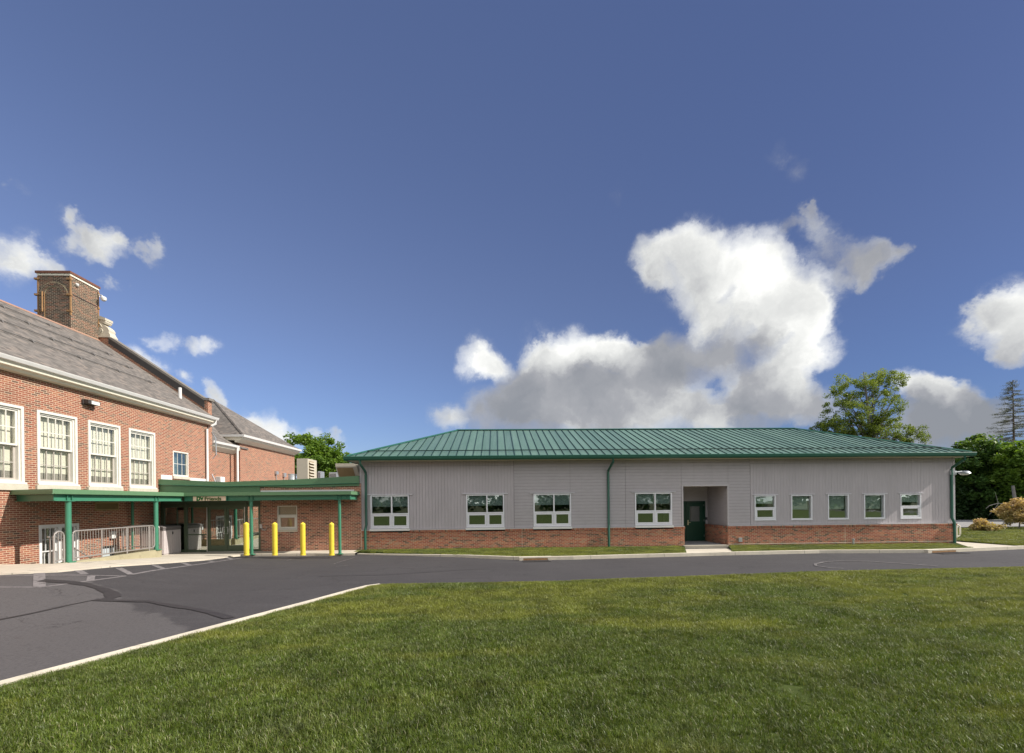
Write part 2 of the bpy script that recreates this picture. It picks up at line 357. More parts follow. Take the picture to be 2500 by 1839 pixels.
def asphalt():
    m, t, b, o = mat_base('asphalt')
    pos = t.node('ShaderNodeNewGeometry').outputs['Position']; P = t.sep(pos)
    n1 = t.noise(pos, 0.35, 5, 0.6).outputs['Fac']; n2 = t.noise(pos, 110, 2, 0.8).outputs['Fac']
    n3 = t.noise(t.vmath('MULTIPLY', pos, (0.5, 3.0, 1.0)), 1.2, 6, 0.7).outputs['Fac']
    c = t.ramp(n1, [(0.3, (0.055, 0.051, 0.055)), (0.7, (0.073, 0.068, 0.072))])
    c = t.mix(t.smooth(n3, 0.42, 0.7, 0, 0.30), c, (0.105, 0.098, 0.101))
    # older, paler paving of the parking bay at the left, bounded by a wavering seam
    wav = t.math('MULTIPLY_ADD', t.noise(pos, 0.8, 3).outputs['Fac'], 1.2, -0.6)
    e = t.math('ADD', t.math('ADD', t.math('MULTIPLY', P[0], 0.62), t.math('MULTIPLY', P[1], 0.78)), wav)
    old = t.smooth(e, 3.15, 3.0)
    c = t.mix(t.math('MULTIPLY', old, 0.75), c, (0.140, 0.130, 0.132))
    c = t.mix(t.math('MULTIPLY', t.smooth(t.noise(pos, 1.1, 5, 0.65).outputs['Fac'], 0.58, 0.72), 0.35), c, (0.05, 0.045, 0.046))
    n4 = t.noise(pos, 22, 5, 0.75).outputs['Fac']
    c = t.mix(t.smooth(n4, 0.46, 0.70, 0, 0.5), c, (0.038, 0.036, 0.039)); c = t.mix(t.smooth(n4, 0.50, 0.30, 0, 0.35), c, (0.15, 0.142, 0.142))
    vr = t.node('ShaderNodeTexVoronoi', feature='DISTANCE_TO_EDGE'); vr.inputs['Scale'].default_value = 0.42
    t.put(vr.inputs['Vector'], t.vmath('ADD', pos, t.vmath('SCALE', t.noise(pos, 1.3, 5, 0.7).outputs['Color'], scale=1.3)))
    crk = t.math('MULTIPLY', t.smooth(vr.outputs['Distance'], 0.012, 0.003), t.smooth(t.noise(pos, 0.5, 3).outputs['Fac'], 0.48, 0.56))
    c = t.mix(t.math('MULTIPLY', crk, 0.6), c, (0.025, 0.023, 0.025))
    c = t.mix(t.smooth(t.noise(t.vmath('ADD', pos, (9.0, 4.0, 0.0)), 0.9, 5, 0.6).outputs['Fac'], 0.62, 0.74, 0, 0.4), c, (0.04, 0.037, 0.04))
    c = t.mix(t.math('MULTIPLY', n2, 0.5), c, (0.045, 0.041, 0.043))
    t.put(b.inputs['Base Color'], c); b.inputs['Roughness'].default_value = 0.85
    b.inputs['Specular IOR Level'].default_value = 0.3
    bump(t, b, n2, 0.004, 0.7)
asphalt()
plain('tar', (0.036, 0.031, 0.033), 0.7, var=0.25, scale=5)
def faded_paint(name, col, hold):
    m, t, b, o = mat_base(name)
    pos = t.node('ShaderNodeNewGeometry').outputs['Position']
    n = t.noise(pos, 9, 6, 0.75).outputs['Fac']
    t.put(b.inputs['Base Color'], t.mix(t.smooth(n, hold, hold + 0.2), col, (0.09, 0.082, 0.083)))
    b.inputs['Roughness'].default_value = 0.85
faded_paint('old_line_paint', (0.215, 0.197, 0.20), 0.47)
faded_paint('faint_line_paint', (0.20, 0.185, 0.185), 0.42)

def metal_roof():
    m, t, b, o = mat_base('green_roof_metal')
    pos = t.node('ShaderNodeNewGeometry').outputs['Position']
    n = t.noise(t.vmath('MULTIPLY', pos, (3.0, 0.3, 0.3)), 1.5, 4).outputs['Fac']
    t.put(b.inputs['Base Color'], t.ramp(n, [(0.3, (0.115, 0.205, 0.165)), (0.7, (0.15, 0.245, 0.205))]))
    pn = t.node('ShaderNodeTexWhiteNoise', noise_dimensions='1D'); t.put(pn.inputs['W'], t.math('FLOOR', t.math('DIVIDE', t.math('ADD', t.sep(pos)[0], 50.0), 0.383)))
    col_ = b.inputs['Base Color'].links[0].from_socket
    st_ = t.noise(t.vmath('MULTIPLY', pos, (7.0, 0.5, 0.5)), 1.2, 5, 0.65).outputs['Fac']
    t.put(b.inputs['Base Color'], t.vmath('SCALE', col_, scale=t.math('ADD', t.math('MULTIPLY_ADD', pn.outputs['Value'], 0.16, 0.78), t.math('MULTIPLY', st_, 0.28))))
    t.put(b.inputs['Roughness'], t.math('MULTIPLY_ADD', pn.outputs['Value'], 0.12, 0.38)); b.inputs['Metallic'].default_value = 0.15; bump(t, b, t.noise(pos, 1.4, 3).outputs['Fac'], 0.02, 0.35)
metal_roof()

def glass(name, tint, refl, rough=0.0, trans=1.0, fres=0.35):
    m, t, b, o = mat_base(name); t.n.remove(b)
    tr = t.node('ShaderNodeBsdfTransparent'); tr.inputs[0].default_value = (*[x * trans for x in tint], 1)
    gl = t.node('ShaderNodeBsdfGlossy'); gl.inputs['Color'].default_value = (0.95, 1.0, 0.97, 1); gl.inputs['Roughness'].default_value = rough
    lw = t.node('ShaderNodeLayerWeight'); lw.inputs['Blend'].default_value = 0.45
    f = t.math('ADD', t.math('MULTIPLY', lw.outputs['Fresnel'], fres), refl, clamp=True)
    mx = t.node('ShaderNodeMixShader'); t.put(mx.inputs[0], f); t.l.new(tr.outputs[0], mx.inputs[1]); t.l.new(gl.outputs[0], mx.inputs[2])
    # faint old-glass ripple
    pos = t.node('ShaderNodeNewGeometry').outputs['Position']
    nb_ = t.node('ShaderNodeBump'); nb_.inputs['Strength'].default_value = 0.05; nb_.inputs['Distance'].default_value = 0.02
    t.put(nb_.inputs['Height'], t.noise(pos, 2.2, 2).outputs['Fac']); t.l.new(nb_.outputs[0], gl.inputs['Normal'])
    t.l.new(mx.outputs[0], o.inputs[0])
glass('glass_facade', (0.93, 0.98, 0.95), 0.19)
glass('glass_entry', (0.60, 0.66, 0.58), 0.46)
glass('glass_old', (0.97, 0.975, 0.95), 0.03, fres=0.10)

def leaf_mat(name, ramp, trans=0.35):
    m, t, b, o = mat_base(name)
    a = t.node('ShaderNodeAttribute', attribute_name='rnd').outputs['Fac']
    c = t.ramp(a, ramp)
    t.put(b.inputs['Base Color'], c); b.inputs['Roughness'].default_value = 0.55; b.inputs['Specular IOR Level'].default_value = 0.35
    tl = t.node('ShaderNodeBsdfTranslucent'); t.put(tl.inputs[0], t.mix(1.0, c, (1.5, 1.5, 0.7), 'MULTIPLY'))
    mx = t.node('ShaderNodeMixShader'); mx.inputs[0].default_value = trans
    t.l.new(b.outputs[0], mx.inputs[1]); t.l.new(tl.outputs[0], mx.inputs[2]); t.l.new(mx.outputs[0], o.inputs[0])
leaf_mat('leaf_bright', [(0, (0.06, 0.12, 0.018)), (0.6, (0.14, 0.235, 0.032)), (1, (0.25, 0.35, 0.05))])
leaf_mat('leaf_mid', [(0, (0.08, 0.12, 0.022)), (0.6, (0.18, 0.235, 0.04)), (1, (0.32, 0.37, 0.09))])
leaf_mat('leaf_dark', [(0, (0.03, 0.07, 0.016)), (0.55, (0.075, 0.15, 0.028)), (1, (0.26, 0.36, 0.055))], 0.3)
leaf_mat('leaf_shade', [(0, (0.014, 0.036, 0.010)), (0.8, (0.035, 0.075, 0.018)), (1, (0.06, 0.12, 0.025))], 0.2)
leaf_mat('leaf_conifer', [(0, (0.09, 0.11, 0.07)), (1, (0.19, 0.20, 0.14))], 0.15)
leaf_mat('leaf_copper', [(0, (0.26, 0.24, 0.08)), (0.4, (0.45, 0.34, 0.16)), (1, (0.66, 0.47, 0.29))])

def grass_mat(name, sc=1.0):
    m, t, b, o = mat_base(name)
    a = t.node('ShaderNodeAttribute', attribute_name='rnd').outputs['Fac']
    tip = t.node('ShaderNodeAttribute', attribute_name='tip').outputs['Fac']
    pos = t.node('ShaderNodeNewGeometry').outputs['Position']
    c = t.ramp(a, [(0, (0.042*sc, 0.066*sc, 0.006*sc)), (0.5, (0.080*sc, 0.122*sc, 0.011*sc)), (0.80, (0.122*sc, 0.158*sc, 0.024*sc)), (0.90, (0.20*sc, 0.18*sc, 0.085*sc)), (1.0, (0.30*sc, 0.28*sc, 0.18*sc))])
    p1 = t.noise(pos, 0.8, 5, 0.65).outputs['Fac']; p2 = t.noise(pos, 3.2, 5, 0.7).outputs['Fac']; p3 = t.math('ADD', t.noise(t.vmath('MULTIPLY', pos, (0.45, 1.3, 1.0)), 0.55, 4, 0.6).outputs['Fac'], t.smooth(t.sep(pos)[1], 4.0, 12.5, -0.10, 0.10))  # near lawn kept darker: shade between its blades put into the colour
    c = t.mix(t.smooth(p1, 0.48, 0.68, 0, 0.42), c, (0.118*sc, 0.122*sc, 0.045*sc))
    c = t.mix(t.smooth(p2, 0.48, 0.66, 0, 0.65), c, (0.026*sc, 0.040*sc, 0.010*sc))
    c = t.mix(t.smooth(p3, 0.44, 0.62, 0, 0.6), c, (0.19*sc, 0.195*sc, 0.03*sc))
    c = t.mix(t.smooth(tip, 0.75, 1.0, 0, 0.35), c, (0.17*sc, 0.165*sc, 0.09*sc))
    pm = t.math('ADD', t.math('MULTIPLY', t.noise(pos, 1.6, 6, 0.72).outputs['Fac'], 1.7), t.math('MULTIPLY', t.noise(pos, 7.0, 4, 0.7).outputs['Fac'], 0.9))
    c = t.mix(1.0, c, t.ramp(pm, [(0.0, (0.5, 0.5, 0.5)), (0.48, (0.62, 0.62, 0.60)), (1.0, (1.0, 1.0, 0.96))]), 'MULTIPLY') if False else t.vmath('SCALE', c, scale=t.math('MULTIPLY_ADD', t.math('SUBTRACT', pm, 1.3), 1.6, 1.03))
    t.put(b.inputs['Base Color'], c); b.inputs['Roughness'].default_value = 0.42; b.inputs['Specular IOR Level'].default_value = 0.45
    tl = t.node('ShaderNodeBsdfTranslucent'); t.put(tl.inputs[0], t.mix(1.0, c, (1.3, 1.3, 0.7), 'MULTIPLY'))
    mx = t.node('ShaderNodeMixShader'); mx.inputs[0].default_value = 0.25
    t.l.new(b.outputs[0], mx.inputs[1]); t.l.new(tl.outputs[0], mx.inputs[2]); t.l.new(mx.outputs[0], o.inputs[0])
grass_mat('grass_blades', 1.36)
# ------------------------------------------------------------------ mesh helpers
def tagp(o, label=None, cat=None, group=None, kind=None):
    if label: o['label'] = label
    if cat: o['category'] = cat
    if group: o['group'] = group
    if kind: o['kind'] = kind
    return o
def thing(name, loc, label, cat, group=None):
    e = bpy.data.objects.new(name, None); COL.objects.link(e); e.location = loc; e.empty_display_size = 0.2
    return tagp(e, label, cat, group)
def world_loc(o):
    v = Vector(o.location)
    while o.parent: o = o.parent; v = v + Vector(o.location)
    return v
class MB:
    """collects solids in wall coordinates (a along, b outward, z up) and links them as one mesh"""
    def __init__(s, o=(0, 0, 0), u=(1, 0, 0), n=(0, -1, 0)):
        s.o, s.u, s.nn = Vector(o), Vector(u), Vector(n); s.v = []; s.f = []; s.m = []; s.cm = 0
    def P(s, a, b, z): return s.o + s.u * a + s.nn * b + Vector((0, 0, z))
    def add(s, vs, fs):
        k = len(s.v); s.v += [tuple(x) for x in vs]; s.f += [tuple(i + k for i in f) for f in fs]; s.m += [s.cm] * len(fs)
    def box(s, a0, a1, b0, b1, z0, z1):
        if a1 < a0: a0, a1 = a1, a0
        if b1 < b0: b0, b1 = b1, b0
        if z1 < z0: z0, z1 = z1, z0
        s.add([s.P(a, b, z) for z in (z0, z1) for b in (b0, b1) for a in (a0, a1)],
              [(0, 1, 3, 2), (4, 6, 7, 5), (0, 4, 5, 1), (2, 3, 7, 6), (0, 2, 6, 4), (1, 5, 7, 3)])
    def quad(s, p): s.add(p, [tuple(range(len(p)))])
    def prism(s, pts, d):
        """polygon pts (Vectors) swept by vector d"""
        n = len(pts); d = Vector(d)
        vs = [Vector(p) for p in pts] + [Vector(p) + d for p in pts]
        fs = [tuple(range(n)), tuple(range(2 * n - 1, n - 1, -1))] + [(i, (i + 1) % n, (i + 1) % n + n, i + n) for i in range(n)]
        s.add(vs, fs)
    def aprism(s, pts, b0, b1):
        s.prism([s.P(a, b0, z) for a, z in pts], s.nn * (b1 - b0))
    def tube(s, pts, r, n=10, r1=None, cap=True):
        pts = [Vector(p) for p in pts]; rings = []; N = len(pts)
        up = Vector((0, 0, 1))
        for i, p in enumerate(pts):
            d = (pts[min(i + 1, N - 1)] - pts[max(i - 1, 0)]).normalized()
            ref = up if abs(d.z) < 0.95 else Vector((1, 0, 0))
            x = d.cross(ref).normalized(); y = d.cross(x).normalized()
            rr = r if r1 is None else r + (r1 - r) * i / max(1, N - 1)
            rings.append([p + (x * math.cos(2 * math.pi * j / n) + y * math.sin(2 * math.pi * j / n)) * rr for j in range(n)])
        vs = [v for ring in rings for v in ring]; fs = []
        for i in range(N - 1):
            for j in range(n):
                fs.append((i * n + j, i * n + (j + 1) % n, (i + 1) * n + (j + 1) % n, (i + 1) * n + j))
        if cap: fs.append(tuple(range(n - 1, -1, -1))); fs.append(tuple(range((N - 1) * n, N * n)))
        s.add(vs, fs)
    def lathe(s, c, prof, n=20):
        c = Vector(c); vs = []; fs = []
        for r, z in prof:
            for j in range(n):
                a = 2 * math.pi * j / n; vs.append(c + Vector((r * math.cos(a), r * math.sin(a), z)))
        for i in range(len(prof) - 1):
            for j in range(n): fs.append((i * n + j, i * n + (j + 1) % n, (i + 1) * n + (j + 1) % n, (i + 1) * n + j))
        fs.append(tuple(range(n - 1, -1, -1))); fs.append(tuple(range((len(prof) - 1) * n, len(prof) * n)))
        s.add(vs, fs)
    def wall(s, a0, a1, z0, z1, holes=(), b=0.0, th=0.2):
        As = sorted({a0, a1, *[min(max(h[i], a0), a1) for h in holes for i in (0, 1)]})
        Zs = sorted({z0, z1, *[min(max(h[i], z0), z1) for h in holes for i in (2, 3)]})
        na, nz = len(As) - 1, len(Zs) - 1
        solid = [[not any(h[0] - 1e-6 <= (As[i] + As[i + 1]) / 2 <= h[1] and h[2] <= (Zs[j] + Zs[j + 1]) / 2 <= h[3] for h in holes) for j in range(nz)] for i in range(na)]
        S = lambda i, j: 0 <= i < na and 0 <= j < nz and solid[i][j]
        P = s.P; bb = b - th
        for i in range(na):
            for j in range(nz):
                if not solid[i][j]: continue
                A, B, C, D = As[i], As[i + 1], Zs[j], Zs[j + 1]
                s.quad([P(A, b, C), P(B, b, C), P(B, b, D), P(A, b, D)]); s.quad([P(B, bb, C), P(A, bb, C), P(A, bb, D), P(B, bb, D)])
                if not S(i - 1, j): s.quad([P(A, bb, C), P(A, b, C), P(A, b, D), P(A, bb, D)])
                if not S(i + 1, j): s.quad([P(B, b, C), P(B, bb, C), P(B, bb, D), P(B, b, D)])
                if not S(i, j - 1): s.quad([P(A, bb, C), P(B, bb, C), P(B, b, C), P(A, b, C)])
                if not S(i, j + 1): s.quad([P(A, b, D), P(B, b, D), P(B, bb, D), P(A, bb, D)])
    def build(s, name, mats, parent=None, smooth=False, recalc=True, bevel=0.0):
        if isinstance(mats, str): mats = [mats]
        me = bpy.data.meshes.new(name)
        org = world_loc(parent) if parent else (Vector(s.v[0]) * 0)
        me.from_pydata([tuple(Vector(v) - org) for v in s.v], [], s.f)
        for mm in mats: me.materials.append(MATS[mm])
        for p, mi in zip(me.polygons, s.m): p.material_index = mi
        if recalc:
            bm = bmesh.new(); bm.from_mesh(me)
            bmesh.ops.remove_doubles(bm, verts=bm.verts, dist=1e-6)
            bmesh.ops.recalc_face_normals(bm, faces=bm.faces); bm.to_mesh(me); bm.free()
        if smooth:
            for p in me.polygons: p.use_smooth = True
        o = bpy.data.objects.new(name, me); COL.objects.link(o)
        if parent: o.parent = parent
        if smooth:
            try: me.set_sharp_from_angle(angle=rad(40))
            except Exception: pass
        if bevel:
            md = o.modifiers.new('bevel', 'BEVEL'); md.width = bevel; md.segments = 2; md.limit_method = 'ANGLE'
        return o
def np_mesh(name, V, Fq, mat, parent=None, attrs=None, org=None):
    me = bpy.data.meshes.new(name)
    V = np.asarray(V, np.float32)
    if org is None: org = world_loc(parent) if parent else Vector((0, 0, 0))
    V = V - np.array(org, np.float32)
    n, k = Fq.shape
    me.vertices.add(len(V)); me.vertices.foreach_set('co', V.ravel())
    me.loops.add(n * k); me.loops.foreach_set('vertex_index', Fq.astype(np.int32).ravel())
    me.polygons.add(n); me.polygons.foreach_set('loop_start', np.arange(0, n * k, k, dtype=np.int32))
    me.update(calc_edges=True)
    for an, av in (attrs or {}).items():
        at = me.attributes.new(an, 'FLOAT', 'POINT'); at.data.foreach_set('value', np.asarray(av, np.float32))
    me.materials.append(MATS[mat])
    o = bpy.data.objects.new(name, me); COL.objects.link(o)
    if parent: o.parent = parent
    return o
def sub(rects, hole):
    out = []
    for (a0, a1, z0, z1) in rects:
        h0, h1, k0, k1 = hole
        if h1 <= a0 or h0 >= a1 or k1 <= z0 or k0 >= z1: out.append((a0, a1, z0, z1)); continue
        if k0 > z0: out.append((a0, a1, z0, k0))
        if k1 < z1: out.append((a0, a1, k1, z1))
        m0, m1 = max(z0, k0), min(z1, k1)
        if h0 > a0: out.append((a0, h0, m0, m1))
        if h1 < a1: out.append((h1, a1, m0, m1))
    return out
def arc(c, r, a0, a1, n, ax, ay):
    c, ax, ay = Vector(c), Vector(ax), Vector(ay)
    return [c + ax * r * math.cos(rad(a0 + (a1 - a0) * i / n)) + ay * r * math.sin(rad(a0 + (a1 - a0) * i / n)) for i in range(n + 1)]
def sstep(x, a, b):
    t = min(1, max(0, (x - a) / (b - a))); return t * t * (3 - 2 * t)

# ------------------------------------------------------------------ terrain
def G(X, Y):
    wx = sstep(-X, 8.0, 13.2)
    return wx * sstep(Y, 3.0, 9.0) * min(0.50, max(0.0, (20.8 - Y) * 0.078))
ASPH = -0.10
def onG(px, py, off):
    z = off
    for _ in range(25):
        x, y = onZ(px, py, z); z = 0.5 * z + 0.5 * (G(x, y) + off)
    return x, y
# far ground
mb = MB(); mb.quad([(-600, -600, -0.35), (600, -600, -0.35), (600, 900, -0.35), (-600, 900, -0.35)])
tagp(mb.build('ground', 'soil', recalc=False), kind='structure')
# asphalt road and parking area, one sheet that follows the ground
xs = np.unique(np.concatenate([np.arange(-60, -18, 3.0), np.arange(-18, -6, 0.4), np.arange(-6, 70, 2.0)])); ys = np.unique(np.concatenate([np.arange(-60, 8, 4.0), np.arange(8, 21.61, 0.4)]))
V = [(x, y, ASPH + G(x, y)) for y in ys for x in xs if True]
nx = len(xs); F = []
for j in range(len(ys) - 1):
    for i in range(nx - 1):
        cx, cy = (xs[i] + xs[i + 1]) / 2, (ys[j] + ys[j + 1]) / 2
        if cx < -13.9 and cy > 13.6: continue
        F.append((j * nx + i, j * nx + i + 1, (j + 1) * nx + i + 1, (j + 1) * nx + i))
o = np_mesh('asphalt_road', V, np.array(F), 'asphalt'); tagp(o, kind='structure')

# lawn island in the foreground: outline read on the grass surface
LEFT = [(0, 1664), (200, 1612), (400, 1559.6), (597, 1508), (760, 1465), (850, 1440.5), (893, 1430)]
edgeL = [onZ(px, py, -0.02) for px, py in LEFT]
dx, dy = edgeL[0][0] - edgeL[2][0], edgeL[0][1] - edgeL[2][1]
pre = [(-60, -7), (-32, -5), (-15.5, -1.8), (-9.4, 1.6)]
BACK = [(925, 1424), (960, 1422), (1100, 1420), (1380, 1415), (1700, 1404), (2003, 1393), (2300, 1386), (2500, 1382)]
edgeB = [onZ(px, py, 0.0) for px, py in BACK]
edgeB.append((60, edgeB[-1][1] + 0.6))
outline = pre + edgeL + edgeB
LAWN = outline + [(60, -60), (-60, -60)]
def offset(poly, d):
    out = []
    for i, p in enumerate(poly):
        a = Vector(poly[max(i - 1, 0)]); b = Vector(poly[min(i + 1, len(poly) - 1)])
        t = (b - a).normalized(); out.append((p[0] + t.y * d, p[1] - t.x * d))
    return out
def ribbon(poly, d0, d1, z0, z1):
    """closed kerb body along poly between offsets d0 and d1; z functions of (x,y,i)"""
    A, B = offset(poly, d0), offset(poly, d1); vs = []; fs = []
    for i, (a, b) in enumerate(zip(A, B)):
        vs += [(a[0], a[1], z0(i)), (b[0], b[1], z0(i)), (b[0], b[1], z1(i)), (a[0], a[1], z1(i))]
    n = len(poly)
    for i in range(n - 1):
        for k in range(4): fs.append((i * 4 + k, i * 4 + (k + 1) % 4, i * 4 + 4 + (k + 1) % 4, i * 4 + 4 + k))
    fs.append((3, 2, 1, 0)); fs.append(((n - 1) * 4, (n - 1) * 4 + 1, (n - 1) * 4 + 2, (n - 1) * 4 + 3))
    return vs, fs
nL = len(pre) + len(edgeL)
mb = MB(); vs, fs = ribbon(outline[:nL + 1], 0.0, 0.27, lambda i: -0.3, lambda i: -0.01)
mb.add(vs, fs); vs, fs = ribbon(outline[nL:], 0.0, 0.17, lambda i: -0.3, lambda i: -0.055)
mb.add(vs, fs); tagp(mb.build('lawn_kerb', 'kerb_plain'), kind='structure')
inner = offset(outline, 0.165)
me_pts = [(x, y, -0.03) for x, y in inner] + [(60, -60, -0.03), (-60, -60, -0.03)]
mb = MB(); mb.quad(me_pts)
lo = mb.build('lawn_soil', 'turf_soil', recalc=False); tagp(lo, kind='structure')

XLs = onY(883, 1341, 21.20)[0] + 0.03
# kerb and grass strip in front of the grey building
KB = [(883, 1354.2), (986, 1357), (1127, 1361), (1200, 1365), (1277, 1368.5), (1400, 1366.5), (1520, 1363), (1760, 1356.5), (2000, 1351), (2267, 1350.2), (2380, 1346), (2500, 1340.6)]
kb = [onZ(px, py, ASPH) for px, py in KB]; kb[0] = (XLs, kb[0][1]); kb.append((60, kb[-1][1] + 3))
ktop = [-0.055, -0.04, 0.0, 0.02, 0.03] + [0.03] * 20
mb = MB(); vs, fs = ribbon(list(reversed(kb)), 0.0, 0.17, lambda i: -0.3, lambda i: list(reversed(ktop[:len(kb)]))[i])
mb.add(vs, fs); tagp(mb.build('facade_kerb', 'kerb_concrete'), kind='structure')
FB, FS = 21.20, 21.27           # brick plane, siding plane of the grey building
kin = list(reversed(offset(list(reversed(kb)), 0.168)))
def kz(i): return ktop[i] - 0.02
def gz(X): return 0.05 - 0.0036 * (X + 6.8)       # ground line along the facade
XL = onY(883, 1341, FB)[0]; BRX = onY(2335, 1300, FB)[0] + 0.35
def kiny(X):
    for a, b in zip(kin, kin[1:]):
        if a[0] <= X <= b[0]: return a[1] + (b[1] - a[1]) * (X - a[0]) / (b[0] - a[0])
    return kin[0][1] if X < kin[0][0] else kin[-1][1]
SLx, SRx = onY(1670.5, 1332, 21.0)[0], onY(1777.8, 1331, 21.0)[0]
APX = (onZ(1688, 1354.5, 0.0)[0], onZ(1805, 1351.5, 0.0)[0])
mb = MB()
def verge(pts):
    mb.prism([(x, y, (kz(2) if False else (0.0 if y < 20.5 else gz(x)))) for x, y in pts], (0, 0, -0.4))
k0 = [p for p in kin if p[0] < APX[0]]; k1 = [p for p in kin if APX[1] < p[0] < BRX]
verge([*k0, (APX[0], kiny(APX[0])), (SLx, 20.95), (SLx, 21.6), (XL, 21.6)])
PKX = 20.3; k1 = [p for p in k1 if p[0] < PKX]
verge([(APX[1], kiny(APX[1])), *k1, (PKX, kiny(PKX)), (BRX - 0.31, 21.22), (BRX - 0.31, 21.6), (SRx, 21.6), (SRx, 20.95)])
tagp(mb.build('verge_soil', 'turf_soil'), kind='structure')

# sidewalk by the school building and along the entry
SW = [(-60, 1408), (0, 1401.6), (70, 1398.5), (142, 1395), (285, 1381.6), (423, 1372.7), (497, 1367), (558, 1359.6), (590, 1356.5)]
sw = [onG(px, py, -0.07) for px, py in SW]
XW = -15.4
def outerX(Y):
    if Y <= sw[0][1]: return sw[0][0] - (sw[0][1] - Y) * 1.2
    for a, b in zip(sw, sw[1:]):
        if a[1] <= Y <= b[1]: return a[0] + (b[0] - a[0]) * (Y - a[1]) / (b[1] - a[1])
    return sw[-1][0]
YE = sw[-1][1]; XR = XL + 0.02
def swz(X, Y):
    return G(X, Y) - 0.06 + 0.09 * sstep(Y, 18.8, 21.2)
Ys = sorted(set([round(v, 3) for v in np.arange(8, 21.2, 0.15)] + [14.35, 18.65, 21.205, YE - 0.001, YE + 0.02] + [p[1] for p in sw if p[1] > 8]))
mb = MB()
for ya, yb in zip(Ys, Ys[1:]):
    ym = (ya + yb) / 2
    xi = -13.52 if 14.35 < ym < 18.65 else XW
    xoa, xob = (outerX(ya), outerX(yb)) if ym < YE else (XR, XR)
    if max(xoa, xob) <= xi + 0.02: continue
    n = max(2, int(abs(xoa - xi) / 0.6))
    for k in range(n):
        xa0, xa1 = xi + (xoa - xi) * k / n, xi + (xoa - xi) * (k + 1) / n
        xb0, xb1 = xi + (xob - xi) * k / n, xi + (xob - xi) * (k + 1) / n
        mb.quad([(xa0, ya, swz(xa0, ya)), (xa1, ya, swz(xa1, ya)), (xb1, yb, swz(xb1, yb)), (xb0, yb, swz(xb0, yb))])
edge = [(outerX(y), y) for y in Ys if y <= YE] + [(x, YE) for x in np.linspace(sw[-1][0] + 0.3, XR, 8)]
for a, b in zip(edge, edge[1:]):
    mb.quad([(a[0], a[1], swz(*a)), (b[0], b[1], swz(*b)), (b[0], b[1], -0.4), (a[0], a[1], -0.4)])
tagp(mb.build('sidewalk', 'sidewalk'), kind='structure')
SWZ = swz

# path and grass past the right corner
BR = onY(2335, 1300, FB)[0]
pa = [(PKX, kiny(PKX)), (BRX - 0.30, 21.22), (BRX - 0.30, 27), (24.0, 27), (23.0, 21.5), (23.2, kiny(23.2))] + [p for p in reversed(kin) if PKX + 0.1 < p[0] < 23.1]
kp = [p for p in kin if PKX + 0.1 < p[0] < 23.1]
mb = MB(); fr0 = [(PKX, kiny(PKX), 0.005), *[(p[0], p[1], 0.005) for p in kp], (23.2, kiny(23.2), 0.005)]
mb.quad([*fr0, (23.0, 21.5, -0.03), (BRX - 0.305, 21.22, -0.045)]); mb.quad([(BRX - 0.305, 21.22, -0.045), (23.0, 21.5, -0.03), (24.0, 27, -0.03), (BRX - 0.305, 27, -0.03)])
tagp(mb.build('path', 'sidewalk', recalc=False), kind='structure')
mb = MB(); mb.quad([(23.0, kiny(23.0), 0.015), (59, kiny(59), 0.015), (90, 60, 0.1), (BR - 0.5, 60, 0.1), (BR - 0.5, 26, 0.03), (23.0, 26, 0.03)])
tagp(mb.build('side_lawn', 'turf_soil', recalc=False), kind='structure')
mb = MB(); mb.quad([(BR + 1.5, 30, 0.11), (90, 30, 0.11), (90, 39, 0.13), (BR + 1.5, 39, 0.13)])
tagp(mb.build('gravel_drive', 'gravel', recalc=False), kind='structure')

# painted lines and tar on the asphalt, 4 mm up
def stripe(mb, pts, wid, px=True, off=0.005):
    P = [Vector(onG(x, y, ASPH)) if px else Vector((x, y)) for x, y in pts]
    Q = []
    for a, b in zip(P, P[1:]):
        n = max(1, int((b - a).length / 0.4)); Q += [a + (b - a) * i / n for i in range(n)]
    Q.append(P[-1])
    for i, (a, b) in enumerate(zip(Q, Q[1:])):
        ta = (Q[min(i + 1, len(Q) - 1)] - Q[max(i - 1, 0)]).normalized(); tb = (Q[min(i + 2, len(Q) - 1)] - Q[i]).normalized()
        wa = wid[0] + (wid[1] - wid[0]) * i / (len(Q) - 1) if isinstance(wid, tuple) else wid
        if off > 0.012: wa *= 1 + 0.3 * math.sin(i * 1.9) + 0.2 * math.sin(i * 4.3 + 1)
        na, nb2 = Vector((-ta.y, ta.x)) * wa / 2, Vector((-tb.y, tb.x)) * wa / 2
        mb.quad([(*(a - na), ASPH + G(*(a - na)) + off), (*(b - nb2), ASPH + G(*(b - nb2)) + off), (*(b + nb2), ASPH + G(*(b + nb2)) + off), (*(a + na), ASPH + G(*(a + na)) + off)])
def zp(x, y): return (x / 4.492, 1100 + y / 4.492)
def lines(name, mat, items, off):
    mb = MB()
    for pts, wid in items: stripe(mb, pts, wid, off=off)
    return tagp(mb.build(name, mat, recalc=False), kind='structure')
lines('parking_markings', 'old_line_paint', [
    ([zp(-60, 1385), zp(1380, 1378)], 0.08), ([zp(-60, 1500), zp(460, 1500)], 0.08), ([zp(460, 1500), zp(1380, 1378)], 0.08),
    ([zp(1440, 1362), zp(2246, 1240), (595, 1362), (650, 1356.5)], 0.10)], 0.005)
lines('parking_hatching', 'old_line_paint', [
    ([zp(432, 1340), zp(432, 1498)], 0.22), ([zp(1003, 1378), zp(990, 1432)], 0.16),
    ([zp(855, 1318), zp(930, 1358)], 0.17), ([zp(1300, 1290), zp(1440, 1362)], 0.17), ([zp(1690, 1260), zp(1800, 1304)], 0.17), ([zp(2010, 1238), zp(2090, 1262)], 0.17),
    ([(553, 1362), (567, 1366)], 0.16), ([(508, 1369.5), (520, 1372)], 0.15)], 0.009)
def z8(x, y): return (x / 2.4956, 1340 + y / 2.4956)
